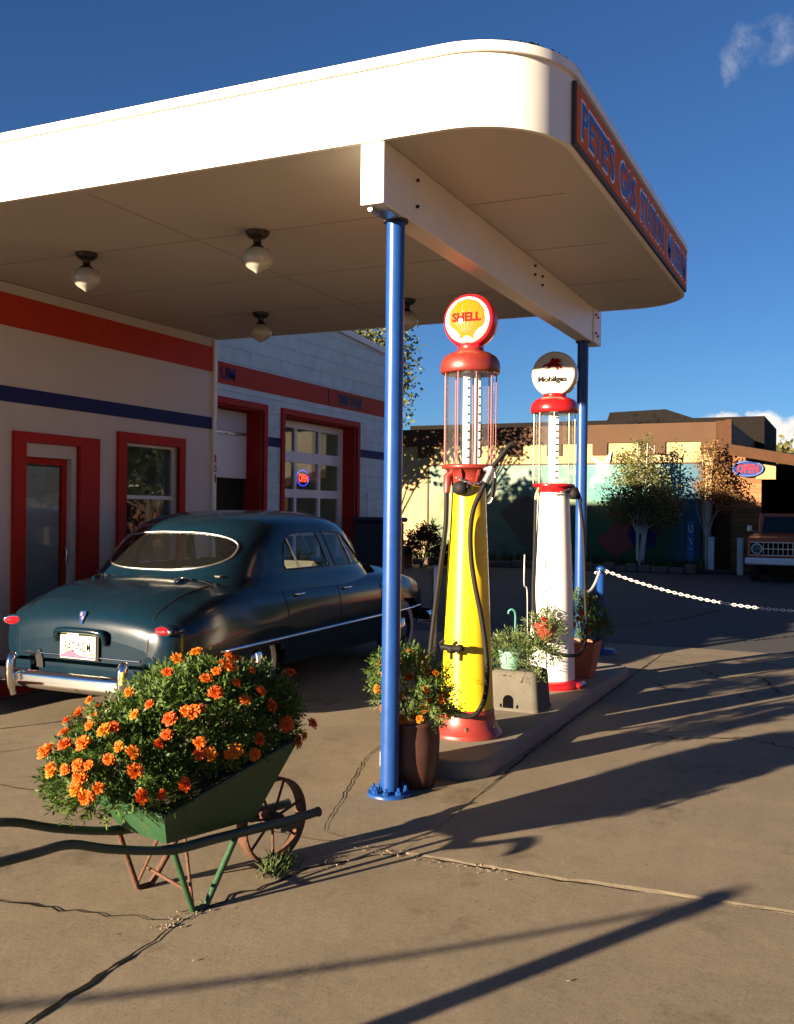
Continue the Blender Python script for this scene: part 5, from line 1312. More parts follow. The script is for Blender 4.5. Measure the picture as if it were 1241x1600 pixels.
b = MB(); b.box((xp+.008,.005,.545), (.006,.375,.195), None, .003); b.build('plate_frame', M['black'], lp)
b = MB(); hood = spline([(xp+.01,.225,.585),(xp-.012,.22,.65),(xp-.022,.15,.672),(xp-.026,0,.676),(xp-.022,-.16,.672),(xp-.012,-.235,.65),(xp+.01,-.24,.575)], 6); b.tube(hood, [.022]*6+[.024]*24+[.022]*7, 10); b.build('plate_lamp_hood', M['carpaint'], car)
# tail lamps: horizontal ovals on small pods
for sg in (-1,1):
    c = Vector((-1.03, sg*.745, .705)); Rz = Matrix.Translation(c) @ Matrix.Rotation(sg*.35,4,'Z')
    b = MB(); b.lathe([(.02,.12),(.05,.05),(.058,-.02),(.054,-.05)], n=24, axis='X', mx=Rz @ Matrix.Diagonal((1,1.9,.85,1))); tl = b.build('tail_lamp', M['carpaint'], car)
    b = MB(); b.lathe([(.054,-.045),(.06,-.055),(.057,-.068),(.046,-.068)], n=28, axis='X', mx=Rz @ Matrix.Diagonal((1,1.75,.68,1)), cap=False); b.build('bezel', M['chrome'], tl)
    b = MB(); b.lathe([(.049,-.055),(.045,-.08),(.028,-.096),(0,-.102)], n=28, axis='X', mx=Rz @ Matrix.Diagonal((1,1.75,.66,1))); b.build('lamp_lens', M['taillight'], tl)
    b = MB(); b.box((c.x-.098, c.y-.0, c.z), (.02,.09,.008), None, .003); b.build('lens_strip', M['chrome'], tl)
# bumpers
def bumper(pts, zc, hh, name, sgn):
    sec = [(-.0,hh),(.028,hh*.82),(.04,hh*.45),(.034,.05*hh),(.046,-.35*hh),(.034,-.8*hh),(.0,-hh)]
    P = spline(pts, 8); n = len(P); vv = []; 
    for i in range(n):
        t = (P[min(i+1,n-1)]-P[max(i-1,0)]).normalized(); nn = Vector((t.y,-t.x,0))*sgn
        for (o_, h) in sec: vv.append(P[i]+nn*o_+Vector((0,0,zc+h)))
    m_ = len(sec); b = MB(); b.add(vv, [(i*m_+j,(i+1)*m_+j,(i+1)*m_+j+1,i*m_+j+1) for i in range(n-1) for j in range(m_-1)], True); return b.build(name, M['chrome'], car)
bmp = bumper([(-.80,.965,0),(-.95,.955,0),(-1.1,.91,0),(-1.2,.80,0),(-1.235,.5,0),(-1.245,0,0),(-1.235,-.5,0),(-1.2,-.80,0),(-1.1,-.91,0),(-.95,-.955,0),(-.80,-.965,0)], .29, .07, 'bumper', 1)
bumper([(3.3,.95,0),(3.5,.93,0),(3.62,.86,0),(3.70,.6,0),(3.73,0,0),(3.70,-.6,0),(3.62,-.86,0),(3.5,-.93,0),(3.3,-.95,0)], .40, .085, 'bumper', -1)
for y in (.56,-.52):
    b = MB(); b.tube(spline([(-1.255,y,.165),(-1.285,y,.25),(-1.292,y,.34),(-1.28,y,.43),(-1.25,y,.475)], 5), [.028]*4+[.034]*8+[.038]*6+[.036,.03,.02], 14); b.build('bumper_guard', M['chrome'], car)
b = MB(); b.tube([(-1.315,-.545,.33),(-1.305,-.545,.42)], [.016,.016], 8); b.build('amber_reflector', M['amber'], car)
for y in (.42,-.70):
    b = MB(); b.poly([(-.045,-.075),(.045,-.075),(.04,-.01),(.012,.06),(-.012,.06),(-.035,.0)], lambda u, v, w: (brear(y,.46,.0).x-.004-w, y-u, .44+v), .006); b.build('bumper_slot', M['black'], car)
b = MB(); b.box((-1.0,0,.36), (.25,1.4,.1)); b.build('valance', M['carpaint'], car)
# exhaust
b = MB(); b.tube([(-.3,.35,.26),(-1.16,.35,.25)], .022, 12); b.build('exhaust_pipe', M['rust'], car)
# wheels
def car_wheel(x, y, sg):
    c = (x, y, .335)
    b = MB(); b.lathe([(.20,-.085*1),(.27,-.092),(.318,-.08),(.337,-.05),(.34,0),(.337,.05),(.318,.08),(.27,.092),(.20,.085)], c, 44, 'Y', cap=False); w_ = b.build('wheel', M['tyre'], car)
    b = MB(); b.lathe([(.215,sg*.0925),(.25,sg*.0955),(.288,sg*.0905)], c, 44, 'Y', cap=False); b.build('whitewall', M['whitewall'], w_)
    b = MB(); b.lathe([(.215,sg*.088),(.20,sg*.07),(.17,sg*.06),(.12,sg*.065),(.0,sg*.06)], c, 36, 'Y'); b.build('rim', M['carpaint'], w_)
    b = MB(); b.lathe([(.125,sg*.062),(.12,sg*.085),(.09,sg*.105),(.04,sg*.118),(.0,sg*.12)], c, 32, 'Y'); b.build('hubcap', M['chrome'], w_)
for x in (0., 2.885):
    for sg in (-1,1): car_wheel(x, sg*.755, sg)
b = MB(); b.box((1.2,0,.36), (4.2,1.1,.16)); 
for x in (0,2.885): b.box((x,0,.62), (.95,1.25,.55))
b.build('underbody', M['black'], car)
# cabin
b = MB(); b.box((1.2,0,.62), (2.3,1.6,.06)); b.box((2.3,0,.9), (.25,1.5,.28), None, .06); b.build('dashboard', M['dark'], car)
b = MB(); b.box((.62,0,.78), (.55,1.45,.2), None, .06); b.box((.36,0,.88), (.18,1.45,.40), Matrix.Rotation(0,4,'Y'), .06); b.build('rear_seat', M['seat'], car)
b = MB(); b.box((1.55,0,.78), (.5,1.45,.2), None, .06); b.box((1.28,0,.92), (.16,1.42,.40), None, .06); b.build('front_seat', M['seat'], car)
b = MB(); b.box((.02,0,1.055), (.56,1.28,.012)); b.build('parcel_shelf', M['shelf'], car)
b = MB(); b.box((-.02,-.34,1.068), (.16,.16,.008)); b.box((.0,-.48,1.07), (.16,.11,.008)); b.build('papers', M['paper'], car)
b = MB(); b.lathe([(.19,-.012),(.202,0),(.19,.012)], n=28, mx=Matrix.Translation((2.0,.36,1.02)) @ Matrix.Rotation(-1.0,4,'Y'), cap=False); b.build('steering_wheel', M['black'], car)
b = MB(); b.tube([off(grear(0,1.10+.29*k/8,1),-.004) for k in range(9)], .009, 6); b.build('windscreen_bar', M['steel'], car)
# front end seen past the post
for sg in (-1,1):
    b = MB(); b.lathe([(.0,.115),(.075,.105),(.105,.06),(.115,.0),(.115,-.12)], n=28, axis='X', mx=Matrix.Translation((3.44,sg*.66,.70))); hl = b.build('headlight', M['chrome'], car)
    b = MB(); b.box((3.56,sg*.6,.52), (.05,.16,.06), None, .02); b.build('parking_lamp', M['chrome'], car)
b = MB(); b.lathe([(.0,.10),(.05,.08),(.10,.0)], n=24, axis='X', mx=Matrix.Translation((3.60,0,.56))); b.box((3.60,0,.56), (.06,1.1,.05), None, .02); b.build('grille', M['chrome'], car)

# ------------------------------------------------------------------ mural building across the lot (wall plane x = 29.6)
XM = 29.6
fm = lambda x0: (lambda u, v, w: (x0-w, u, v))          # u = world y, w = towards the viewer
mb_ = thing('mural_building', (33,11,0), 'cream building with crenellated brown parapet and painted mural across the lot', 'building')
O = W(mb_)
b = MB(O); b.box((33.8,12.4,1.95), (8.4,17.3,3.9)); b.build('wall', M['creamstucco'], mb_)
b = MB(O)
ys = [3.66]; tooth = [(3.66,4.05),(5.05,5.75),(6.75,7.2),(8.15,8.62),(9.42,9.86),(10.78,11.25),(12.4,12.95),(14.2,14.8),(16.3,16.9),(18.4,19.0)]
pts = [(3.62,4.27),(21.1,4.27),(21.1,3.72)]
for (a, c) in tooth[::-1]: pts += [(c,3.72),(c,3.36),(a,3.36),(a,3.72)]
pts += [(3.62,3.72)]
b.poly(pts, fm(XM-.012), .05); b.box((33.8,12.4,4.08), (8.46,17.5,.37)); b.build('parapet', M['brownband'], mb_)
b = MB(O); b.box((29.7,3.42,2.2), (.3,.42,4.2)); b.box((29.6,3.28,3.95), (.36,.16,.75)); b.build('corner_pilaster', M['beamwood'], mb_)
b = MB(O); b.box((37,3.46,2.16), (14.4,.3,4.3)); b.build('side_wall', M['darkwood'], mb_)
b = MB(O); b.box((34.5,12.4,4.3), (7,16,.05)); b.build('roof', M['darkroof'], mb_)
O2 = O; b = MB(O2); b.box((29.56,8.27,1.62), (.05,8.5,2.92)); t = b.build('mural', M['mural'], mb_)
b = MB(O2)
for (c, d) in (((29.55,8.27,3.1),(.07,8.6,.04)),((29.55,12.55,1.62),(.07,.05,3.0)),((29.55,4.0,1.62),(.07,.05,3.0))): b.box(c, d)
b.build('mural_frame', M['brownband'], t)
# painted figures and rocks as flat cut shapes on the mural
b = MB(O2); fp2 = fm(29.533)
b.poly([(8.9,.5),(9.4,.6),(9.7,1.1),(10.1,1.6),(9.6,2.0),(9.2,2.15),(8.8,1.9),(8.5,1.4),(8.4,.8)], fp2, .004); b.build('painted_rock', mat('mural_rock', (.10,.06,.03), .7, var=.35, scale=3), t)
b = MB(O2); b.poly([(6.7,2.95),(7.0,3.0),(7.22,3.32),(7.0,3.2),(6.85,3.12),(6.62,3.5),(6.66,3.2)], fm(29.525), .01); b.build('painted_bird', M['steel'], t)
for k, (y, z, m_) in enumerate(((6.1,1.5,'redorange'),(5.6,1.0,'navy'),(6.4,.9,'pumpred'),(5.3,1.7,'rust'))):
    b = MB(O2); b.poly([(y+.45*math.cos(a)*(1+.35*math.sin(3*a+k)), z+.5*math.sin(a)*(1+.25*math.cos(2*a+k))) for a in [2*PI*i/22 for i in range(22)]], fp2, .003+.002*k); b.build('painted_figure', M[m_], t)
t = thing('blue_sign', (29.4,4.3,0), 'narrow upright blue sign with white marks at the right end of the mural', 'sign')
b = MB(W(t)); b.box((29.4,4.28,.85), (.04,.2,1.15)); b.build('board', M['signblue'], t)
b = MB(W(t)); b.tube(spline([(29.37,4.33,1.3),(29.37,4.32,1.15),(29.37,4.27,1.1),(29.37,4.23,1.16),(29.37,4.23,1.32)], 5), .014, 6); b.tube([(29.37,4.32,.95),(29.37,4.24,.75)], .014, 6); b.tube([(29.37,4.32,.62),(29.37,4.24,.62)], .014, 6); b.build('white_marks', M['white'], t)
# planting bed with stone edging
b = MB(); b.box((28.7,8.2,.02), (1.5,10.5,.12)); tag(b.build('planting_bed', M['soil']), kind='structure')
re = random.Random(8)
b = MB()
y = 3.9
while y < 13.3:
    w = re.uniform(.25,.5); h = re.uniform(.16,.26); b.box((27.9+re.uniform(-.04,.04),y+w/2,h/2-.012), (.22,w*.95,h), None, .03); y += w
t = tag(b.build('stone_edging', M['stone']), 'low row of dark rough stones edging the bed under the mural', 'edging')
gb_ = MB()
for k in range(900):
    x, y = re.uniform(28.0,29.4), re.uniform(3.8,13.2); h = re.uniform(.1,.4); a = re.uniform(0,6.28)
    p = Vector((x,y,.07)); q = p+Vector((math.cos(a)*.12, math.sin(a)*.12, h)); n_ = Vector((-math.sin(a), math.cos(a), 0))*.03
    gb_.add([p-n_*.3, (p+q)/2+n_, q, (p+q)/2-n_], [(0,1,2,3)])
tag(gb_.build('ground_cover', M['treeleafd']), kind='stuff')

# wooden shop front with slanting porch roof, right of the mural building
ws = thing('wood_shop', (33,1.0,0), 'brown plank shop front with a slanting porch beam at the right edge', 'building')
O = W(ws)
b = MB(O); b.box((29.75,2.83,1.65), (.3,.86,3.3)); b.build('plank_wall', M['wood'], ws)
b = MB(O); b.box((29.75,-2.6,1.1), (.3,1.0,2.2)); b.build('plank_wall', M['wood'], ws)
b = MB(O); b.poly([(3.2,3.58),(-3.4,1.88+.45),(-3.4,1.65+.4),(3.2,3.28)], lambda u, v, w: (28.9-w, u, v), .09); b.build('porch_beam', M['beamwood'], ws)
b = MB(O); b.add([(28.9,3.26,3.60),(28.9,-3.4,2.36),(34,-3.4,2.36),(34,3.26,3.60),(28.9,3.26,3.52),(28.9,-3.4,2.28),(34,-3.4,2.28),(34,3.26,3.52)], [(3,2,1,0),(4,5,6,7),(0,1,5,4),(1,2,6,5),(2,3,7,6),(3,0,4,7)]); b.build('porch_roof', M['darkroof'], ws)
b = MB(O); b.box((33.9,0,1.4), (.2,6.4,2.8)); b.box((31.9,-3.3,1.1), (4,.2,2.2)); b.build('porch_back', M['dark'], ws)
b = MB(O); b.box((29.56,2.28,2.83), (.05,.52,.42)); b.build('header_board', M['tanboard'], ws)
t = thing('open_sign', (29.5,2.75,2.9), 'oval blue and red OPEN sign on the plank shop front', 'sign')
b = MB(W(t)); N_ = 40; b.poly([(2.75+.43*math.cos(2*PI*k/N_), 2.92+.235*math.sin(2*PI*k/N_)) for k in range(N_)], fm(29.52), .04); b.build('sign_board', M['navy'], t)
b = MB(W(t)); b.tube([(29.47,2.75+.40*math.cos(2*PI*k/N_), 2.92+.205*math.sin(2*PI*k/N_)) for k in range(N_+1)], .022, 6, cap=False); b.build('oval_ring', M['signblue'], t)
b = MB(W(t)); add_text(b, 'OPEN', lambda u, v, w: (29.468-w, 2.75-u, 2.92+v), (0,0), .58, .25, offset=.02); b.build('lettering', M['brightred'], t)
for i, (y, la) in enumerate(((1.42,'left one of two small lit lamps under the dark porch'),(1.12,'right one of two small lit lamps under the dark porch'))):
    t = thing('porch_lamp', (30.2,y,2.27), la, 'lamp', 'small lit lamps under the porch')
    b = MB(); b.tube([(0,0,.06),(0,0,.9)], .01, 6); b.build('cord', M['black'], t)
    b = MB(); b.lathe([(0,-.05),(.045,-.03),(.055,0),(.04,.05),(.02,.07)], n=14); b.build('bulb', M['bulb'], t)
# white posts
def white_post(x, y, label):
    t = thing('white_post', (x,y,0), label, 'post', 'white posts before the plank shop front')
    b = MB(); b.box((0,0,.47), (.16,.16,.98), None, .02); b.build('post', M['postwhite'], t)
    b = MB(); b.box((0,0,.975), (.19,.19,.03), None, .01); b.build('post_cap', M['postwhite'], t); return t
white_post(28.8, 3.63, 'white wooden post at the corner of the mural bed'); white_post(28.2, 2.8, 'white wooden post just left of the orange truck')
# buildings and trees far behind
t = thing('rear_roof_building', (40,7,0), 'dark roofed block rising behind the mural building', 'building')
b = MB(W(t)); b.box((41,10.0,2.6), (6,14,5.2)); b.build('wall', M['darkroof'], t)
b = MB(W(t)); b.add([(38,8.7,5.2),(38,5.5,5.2),(38,6.5,5.56),(38,8.6,5.50),(44,8.7,5.2),(44,5.5,5.2),(44,6.5,5.56),(44,8.6,5.50)], [(0,1,2,3),(7,6,5,4),(0,3,7,4),(3,2,6,7),(2,1,5,6)]); b.build('roof', M['darkroof'], t)
t = thing('white_roofed_shed', (46,0,0), 'white roofed shed far behind the slanting porch beam', 'shed')
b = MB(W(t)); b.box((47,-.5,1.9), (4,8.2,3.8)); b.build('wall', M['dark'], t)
b = MB(W(t)); b.add([(44.9,3.4,4.3),(44.9,-4.8,3.95),(49.2,-4.8,3.95),(49.2,3.4,4.3),(44.9,3.4,4.14),(44.9,-4.8,3.79),(49.2,-4.8,3.79),(49.2,3.4,4.14)], [(3,2,1,0),(0,1,5,4),(1,2,6,5),(2,3,7,6),(3,0,4,7),(4,5,6,7)]); b.build('roof', M['palemetal'], t)

# ------------------------------------------------------------------ trees
def tree(loc, label, h, crown, nl, ls, leafm='treeleaf', barkm='bark', r0=.12, seed=1, name='tree', cat='tree', stems=1, group=None, flat=0.):
    r = random.Random(seed); t = thing(name, loc, label, cat, group)
    b = MB(); ends = []
    for s in range(stems):
        dx, dy = (0,0) if stems == 1 else (r.uniform(-.25,.25), r.uniform(-.35,.35))
        P = spline([(dx*.2,dy*.2,-.03),(dx*.6+r.uniform(-.05,.05),dy*.6,h*.25),(dx+r.uniform(-.1,.1),dy,h*.55),(dx*1.3,dy*1.3,h*.9)], 5); n = len(P)
        b.tube(P, [r0*(1-.85*k/(n-1)) for k in range(n)], 9)
        ends += P[n//3:]
    for (c, q) in crown:
        for k in range(4):
            s = r.choice(ends); e = Vector(c)+Vector((r.gauss(0,.4)*q[0], r.gauss(0,.4)*q[1], r.gauss(0,.3)*q[2]))
            if e.z < s.z: s = ends[0]
            b.tube(spline([s, s.lerp(e,.5)+Vector((r.gauss(0,.06),r.gauss(0,.06),.08)), e], 4), [r0*.32*(1-.09*k_) for k_ in range(9)], 5)
    b.build('trunk', M[barkm], t)
    b = MB(); vol = [q[0]*q[1]*q[2] for c, q in crown]
    # leaves gather in clumps
    cl = []
    for k in range(max(8, nl//26)):
        c, q = r.choices(crown, vol)[0]; v = Vector((r.gauss(0,1), r.gauss(0,1), r.gauss(0,1))).normalized()*(r.random()**.45)
        cl.append((Vector((c[0]+v.x*q[0], c[1]+v.y*q[1], c[2]+v.z*q[2])), .16*min(q)+.06))
    for k in range(nl):
        c, s = r.choice(cl); p = c+Vector((r.gauss(0,s), r.gauss(0,s), r.gauss(0,s*.8)))
        a = Vector((r.gauss(0,1), r.gauss(0,1), r.gauss(0,.7))).normalized(); e = a.orthogonal().normalized(); e = Matrix.Rotation(r.uniform(0,6.28),3,a) @ e
        L = ls*r.uniform(.6,1.3); b.add([p, p+a*L*.5+e*L*.32, p+a*L, p+a*L*.5-e*L*.32], [(0,1,2,3)])
    b.build('crown', M[leafm], t); return t
tree((28.35,5.55,0), 'bushy pale trunked tree growing before the right half of the mural', 4.0, [((0,0,2.25),(.6,1.0,.75)),((0,.3,1.75),(.55,.85,.45)),((0,-.55,1.75),(.5,.75,.55)),((0,.15,3.0),(.45,.6,.55)),((0,-.05,3.55),(.25,.3,.5))], 9500, .078, 'treeleaf', 'birch', .06, 3, stems=3)
tree((28.9,3.78,0), 'slender tree with thin orange brown leaves at the corner of the mural', 3.8, [((0,0,3.2),(.35,.38,.45)),((.0,-.12,2.5),(.35,.45,.5)),((0,-.45,2.1),(.3,.3,.45)),((0,.2,2.3),(.3,.3,.35))], 2300, .075, 'autumnleaf', 'birch', .035, 5)
tree((25.4,13.4,0), 'tall leafy tree rising behind the garage gable beside the near blue post', 7.6, [((0,0,6.2),(1.8,1.8,1.3)),((0,-1.1,5.2),(1.4,1.0,1.0)),((.4,.8,5.2),(1.5,1.4,1.0)),((0,-1.5,4.4),(.7,.55,.6))], 12000, .125, 'treeleaf', 'bark', .17, 7)
tree((24.6,16.6,0), 'second leafy tree standing farther left behind the garage', 7.0, [((0,0,5.2),(1.8,1.8,1.4)),((.2,-.6,4.1),(1.4,1.4,.8))], 4200, .2, 'treeleafd', 'bark', .15, 17)
tree((19.4,14.6,0), 'broad tree directly behind the garage rear corner', 5.0, [((0,0,3.9),(1.1,1.0,.7)),((-.4,.9,3.7),(1.1,1.1,.7))], 2600, .2, 'treeleafd', 'bark', .14, 19)
for i_, (x_, y_, h_) in enumerate(((24.5,-6.0,6.0),(31,-9.5,6.8),(27,-12.5,5.6))):  # unseen street trees, added as dark reflections for the parked car
    tree((x_,y_,0), ('unseen street tree added nearest the right edge, mirrored dark in the parked car','tallest unseen street tree added beyond the right edge for dark reflections','unseen street tree added farthest to the right for dark reflections')[i_], h_, [((0,0,h_*.62),(1.9,1.9,1.5)),((.3,1.1,h_*.45),(1.5,1.4,1.1)),((0,-1.2,h_*.48),(1.5,1.4,1.1))], 2600, .26, 'treeleafd', 'bark', .16, 41+i_)
tree((66,3.6,0), 'distant dark green tree behind the white roofed shed', 6.6, [((0,0,4.8),(2.2,2.8,1.5)),((0,-2.4,4.6),(2.,2.4,1.4)),((0,1.3,4.5),(1.6,1.2,1.1))], 4200, .34, 'treeleaf', 'bark', .2, 23)
tree((72,-2,0), 'distant dark green tree at the far right horizon', 7.4, [((0,0,5.0),(2.6,3,1.7)),((0,-3,4.6),(2.4,3,1.5))], 3200, .4, 'treeleafd', 'bark', .2, 29)
# red leaved shrubs at the left foot of the mural wall
def shrub(loc, label, els, n, m_, seed, group=None):
    r = random.Random(seed); t = thing('shrub', loc, label, 'shrub', group); b = MB(); sprigs(b, ellpts(els, n, r), ll=.12, lw=.05, stem=.25, r=r); b.build('foliage', M[m_], t)
    b = MB()
    for k in range(8): b.tube([(r.gauss(0,.05),r.gauss(0,.05),0), (r.gauss(0,.2),r.gauss(0,.3),r.uniform(.3,.8))], .015, 5)
    b.build('stems', M['bark'], t); return t
shrub((26.2,11.3,0), 'red leaved shrub at the left end of the mural, beside a brick planter', [((0,0,.55),(.4,.5,.4)),((0,-.25,.95),(.15,.2,.3))], 230, 'redleaf', 31)
shrub((26.6,10.3,0), 'low dark green shrub under the left end of the mural', [((0,0,.35),(.4,.7,.32))], 160, 'treeleafd', 33)
t = thing('brick_planter', (26.2,12.1,0), 'low red brick planter left of the red leaved shrub', 'planter')
b = MB(W(t)); b.box((26.2,12.1,.28), (.6,.75,.6), None, .02); b.build('planter_wall', M['brick'], t)
b = MB(W(t)); b.box((26.2,12.1,.585), (.5,.64,.02)); b.build('soil', M['soil'], t)

# ------------------------------------------------------------------ orange truck nosing out from the porch (front towards -x)
tk = thing('pickup_truck', (26.9,1.45,0), 'burnt orange old truck with white bumper parked at the right edge', 'truck')
def rbox(mb, prof, y0, y1, bev=.06, n=1):
    """side profile (x,z) extruded across y with slightly narrowed ends"""
    c = Vector((sum(p[0] for p in prof)/len(prof), 0, sum(p[1] for p in prof)/len(prof))); rings_ = []
    for (y, k) in ((y0,1-bev*.9),(y0+bev*.35,1-bev*.3),(y0+bev,1),(y1-bev,1),(y1-bev*.35,1-bev*.3),(y1,1-bev*.9)): rings_.append([(c.x+(p[0]-c.x)*k, y, c.z+(p[1]-c.z)*k) for p in prof])
    n = len(prof); mb.add([p for r in rings_ for p in r], [(k*n+i, k*n+(i+1)%n, (k+1)*n+(i+1)%n, (k+1)*n+i) for k in range(5) for i in range(n)]); mb.add(rings_[0], [tuple(range(n))[::-1]]); mb.add(rings_[-1], [tuple(range(n))])
b = MB(); rbox(b, [(-1.38,.48),(-1.42,.62),(-1.42,.98),(-1.36,1.06),(-1.0,1.10),(.0,1.13),(.05,1.14),(2.6,1.12),(2.65,.5)], -.93, .93); b.build('body', M['orangecar'], tk)
b = MB(); rbox(b, [(.02,1.1),(.36,1.60),(.45,1.66),(1.9,1.66),(1.98,1.6),(2.05,1.1)], -.80, .80); b.build('cab', M['orangecar'], tk)
b = MB(); b.add([(.03,-.70,1.17),(.03,.70,1.17),(.325,.66,1.575),(.325,-.66,1.575)], [(0,3,2,1)]); b.build('windscreen', M['carglass'], tk)
b = MB(); b.add([(.045,-.71,1.165),(.045,.71,1.165),(.34,.67,1.58),(.34,-.67,1.58)], [(0,3,2,1)]); b.build('windscreen_frame', M['black'], tk)
b = MB(); b.box((-1.425,0,.80), (.03,1.70,.30)); gr = b.build('grille', M['dark'], tk)
b = MB()
for k in range(11): b.box((-1.445,-.55+.11*k,.80), (.02,.016,.28))
b.box((-1.45,0,.80), (.02,1.16,.02)); b.box((-1.447,0,.955), (.02,1.7,.02)); b.box((-1.447,0,.645), (.02,1.7,.02)); b.build('grille_bars', M['steel'], gr)
for s in (-1,1):
    b = MB(); b.lathe([(.105,.02),(.13,-.0),(.13,-.03),(.105,-.03)], (-1.43,.70*s,.80), 26, 'X', cap=False); hl = b.build('headlight', M['whitetrim'], tk)
    b = MB(); b.lathe([(.105,-.01),(.08,-.035),(0,-.05)], (-1.43,.70*s,.80), 26, 'X'); b.build('lens', M['clearglass'], hl)
    b = MB(); b.lathe([(.10,.03),(.06,.06),(0,.08)], (-1.455,.70*s,.80), 20, 'X'); b.build('reflector', M['steel'], hl)
    b = MB(); b.box((-1.20,.86*s,1.02), (.05,.06,.04), None, .01); b.build('marker_lamp', M['amber'], tk)
    b = MB(); b.tube([(.25,.82*s,1.15),(.22,1.0*s,1.22)], .012, 6); b.box((.22,1.02*s,1.27), (.04,.12,.17), None, .02); b.build('mirror', M['steel'], tk)
b = MB(); b.box((-1.52,0,.50), (.10,1.92,.17), None, .03); b.build('bumper', M['whitetrim'], tk)
for x in (-.75, 1.9):
    for s in (-1,1):
        b = MB(); b.lathe([(.2,-.11),(.30,-.12),(.36,-.09),(.375,0),(.36,.09),(.30,.12),(.2,.11)], (x,.78*s,.365), 32, 'Y', cap=False); w_ = b.build('wheel', M['tyre'], tk)
        b = MB(); b.lathe([(.2,.08*s),(.1,.06*s),(0,.07*s)], (x,.78*s,.365), 24, 'Y'); b.build('rim', M['whitetrim'], w_)
b = MB(); b.box((.6,0,.42), (3.6,1.2,.2)); b.build('chassis', M['black'], tk)

# ------------------------------------------------------------------ camera, sun, sky
f, yaw, pit, rol = 1548.4, .43296, .0005, .01144
fw = Vector((math.cos(yaw)*math.cos(pit), math.sin(yaw)*math.cos(pit), -math.sin(pit)))
r0 = Vector((math.sin(yaw), -math.cos(yaw), 0)); u0 = r0.cross(fw)
rt = r0*math.cos(rol)+u0*math.sin(rol); up = u0*math.cos(rol)-r0*math.sin(rol)
cd = bpy.data.cameras.new('camera'); cam = bpy.data.objects.new('camera', cd); COL.objects.link(cam)
cam.matrix_world = Matrix(((rt.x,up.x,-fw.x,0),(rt.y,up.y,-fw.y,0),(rt.z,up.z,-fw.z,1.6),(0,0,0,1)))
cd.sensor_fit = 'VERTICAL'; cd.sensor_height = 36; cd.sensor_width = 36; cd.lens = f/1600*36; cd.clip_end = 2000; cd.clip_start = .05
SC.camera = cam
SAZ, SEL = math.radians(180-27.9), math.radians(10.4)      # direction towards the sun
sd = Vector((math.cos(SAZ)*math.cos(SEL), math.sin(SAZ)*math.cos(SEL), math.sin(SEL)))
ld = bpy.data.lights.new('sun', 'SUN'); ld.energy = SUN_E; ld.angle = math.radians(.5); ld.color = SUN_C
lo = bpy.data.objects.new('sun', ld); COL.objects.link(lo); lo.rotation_mode = 'QUATERNION'; lo.rotation_quaternion = (-sd).to_track_quat('-Z', 'Y')
w = bpy.data.worlds.new('World'); SC.world = w; w.use_nodes = True
N = w.node_tree.nodes; L = w.node_tree.links; N.clear()
out = N.new('ShaderNodeOutputWorld'); bg = N.new('ShaderNodeBackground'); sky = N.new('ShaderNodeTexSky')
sky.sky_type = 'NISHITA'; sky.sun_disc = False; sky.sun_elevation = SEL; sky.sun_rotation = math.atan2(sd.x, sd.y)
sky.altitude = 1600; sky.air_density = 1.0; sky.dust_density = .0; sky.ozone_density = 2.2
bg.inputs['Strength'].default_value = SKY_S
tc = N.new('ShaderNodeTexCoord')
def vm(op, a, bvec=None, val=None):
    n = N.new('ShaderNodeVectorMath'); n.operation = op; L.new(a, n.inputs[0])
    if bvec is not None:
        if isinstance(bvec, tuple): n.inputs[1].default_value = bvec
        else: L.new(bvec, n.inputs[1])
    if val is not None: n.inputs['Scale'].default_value = val
    return n
def ma(op, a, b_=None, c_=None, clamp=False):
    n = N.new('ShaderNodeMath'); n.operation = op; n.use_clamp = clamp
    for i, q in enumerate((a, b_, c_)):
        if q is None: continue
        if isinstance(q, (int, float)): n.inputs[i].default_value = q
        else: L.new(q, n.inputs[i])
    return n.outputs[0]
dirv = vm('NORMALIZE', tc.outputs['Generated']).outputs[0]
def noise(scale, det=6, vec=None, rough=.6):
    n = N.new('ShaderNodeTexNoise'); n.inputs['Scale'].default_value = scale; n.inputs['Detail'].default_value = det; n.inputs['Roughness'].default_value = rough; L.new(vec or dirv, n.inputs['Vector']); return n
wob = vm('SCALE', vm('SUBTRACT', noise(16, 5).outputs['Color'], (.5,.5,.5)).outputs[0], val=.05).outputs[0]
dw = vm('ADD', dirv, wob).outputs[0]
def blob(c, rad, vec):
    d = vm('SUBTRACT', vec, c).outputs[0]; d = vm('DIVIDE', d, rad).outputs[0]; return vm('LENGTH', d).outputs['Value']
def lowmin(vals):
    v = vals[0]
    for q in vals[1:]: v = ma('MINIMUM', v, q)
    return v
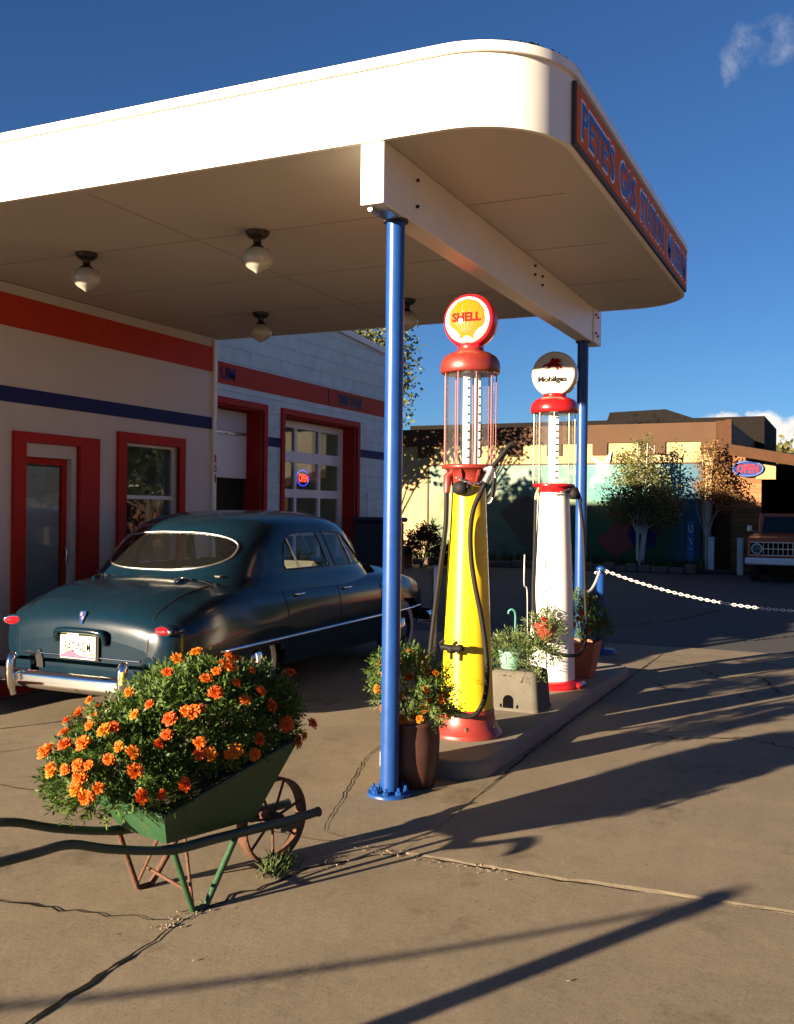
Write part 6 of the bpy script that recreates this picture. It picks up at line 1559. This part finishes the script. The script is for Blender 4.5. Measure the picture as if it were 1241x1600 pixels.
cum = lowmin([blob(c, r, dw) for c, r in (((.989,.118,.078),(.05,.034,.017)),((.993,.08,.076),(.05,.03,.020)),((.996,.045,.074),(.05,.032,.022)),((.995,.0,.072),(.06,.05,.025)),((.985,-.08,.07),(.06,.06,.03)))])
cm1 = ma('MULTIPLY_ADD', cum, -3.2, 3.4, True)
wis = lowmin([blob(c, r, dw) for c, r in (((.912,.107,.392),(.014,.006,.010)),((.909,.100,.402),(.018,.009,.014)),((.905,.090,.414),(.018,.014,.011)),((.904,.070,.420),(.018,.014,.009)),((.908,.058,.409),(.018,.012,.010)))])
nw = noise(60, 9, rough=.7).outputs['Fac']
wm = ma('MULTIPLY', ma('MULTIPLY_ADD', wis, -.75, 1.0, True), ma('MULTIPLY_ADD', nw, 3.6, -1.25, True))
wm = ma('MULTIPLY', wm, .27)
shade = ma('MULTIPLY_ADD', noise(34, 6).outputs['Fac'], 1.2, -.1, True)
cr = N.new('ShaderNodeValToRGB'); cr.color_ramp.elements[0].color = (.62*CLOUD,.62*CLOUD,.66*CLOUD,1); cr.color_ramp.elements[1].color = (1.0*CLOUD,.96*CLOUD,.88*CLOUD,1); cr.color_ramp.elements[0].position = .25; cr.color_ramp.elements[1].position = .6
L.new(shade, cr.inputs[0])
cs = vm('SCALE', cr.outputs[0], val=CLOUD_K).outputs[0]
mask = ma('MAXIMUM', cm1, wm)
skc = vm('MULTIPLY', sky.outputs[0], SKY_T).outputs[0]
mx = N.new('ShaderNodeMix'); mx.data_type = 'RGBA'; L.new(mask, mx.inputs['Factor']); L.new(skc, mx.inputs[6]); L.new(cs, mx.inputs[7])
L.new(mx.outputs[2], bg.inputs['Color']); L.new(bg.outputs[0], out.inputs['Surface'])
SC.view_settings.view_transform = 'Standard'; SC.view_settings.look = 'None'; SC.view_settings.gamma = 1; SC.view_settings.exposure = EXPO
SC.render.engine = 'CYCLES'; SC.cycles.max_bounces = 10; SC.cycles.transparent_max_bounces = 24; SC.cycles.use_denoising = True
SC.cycles.sample_clamp_indirect = 6; SC.cycles.caustics_reflective = False; SC.cycles.caustics_refractive = False
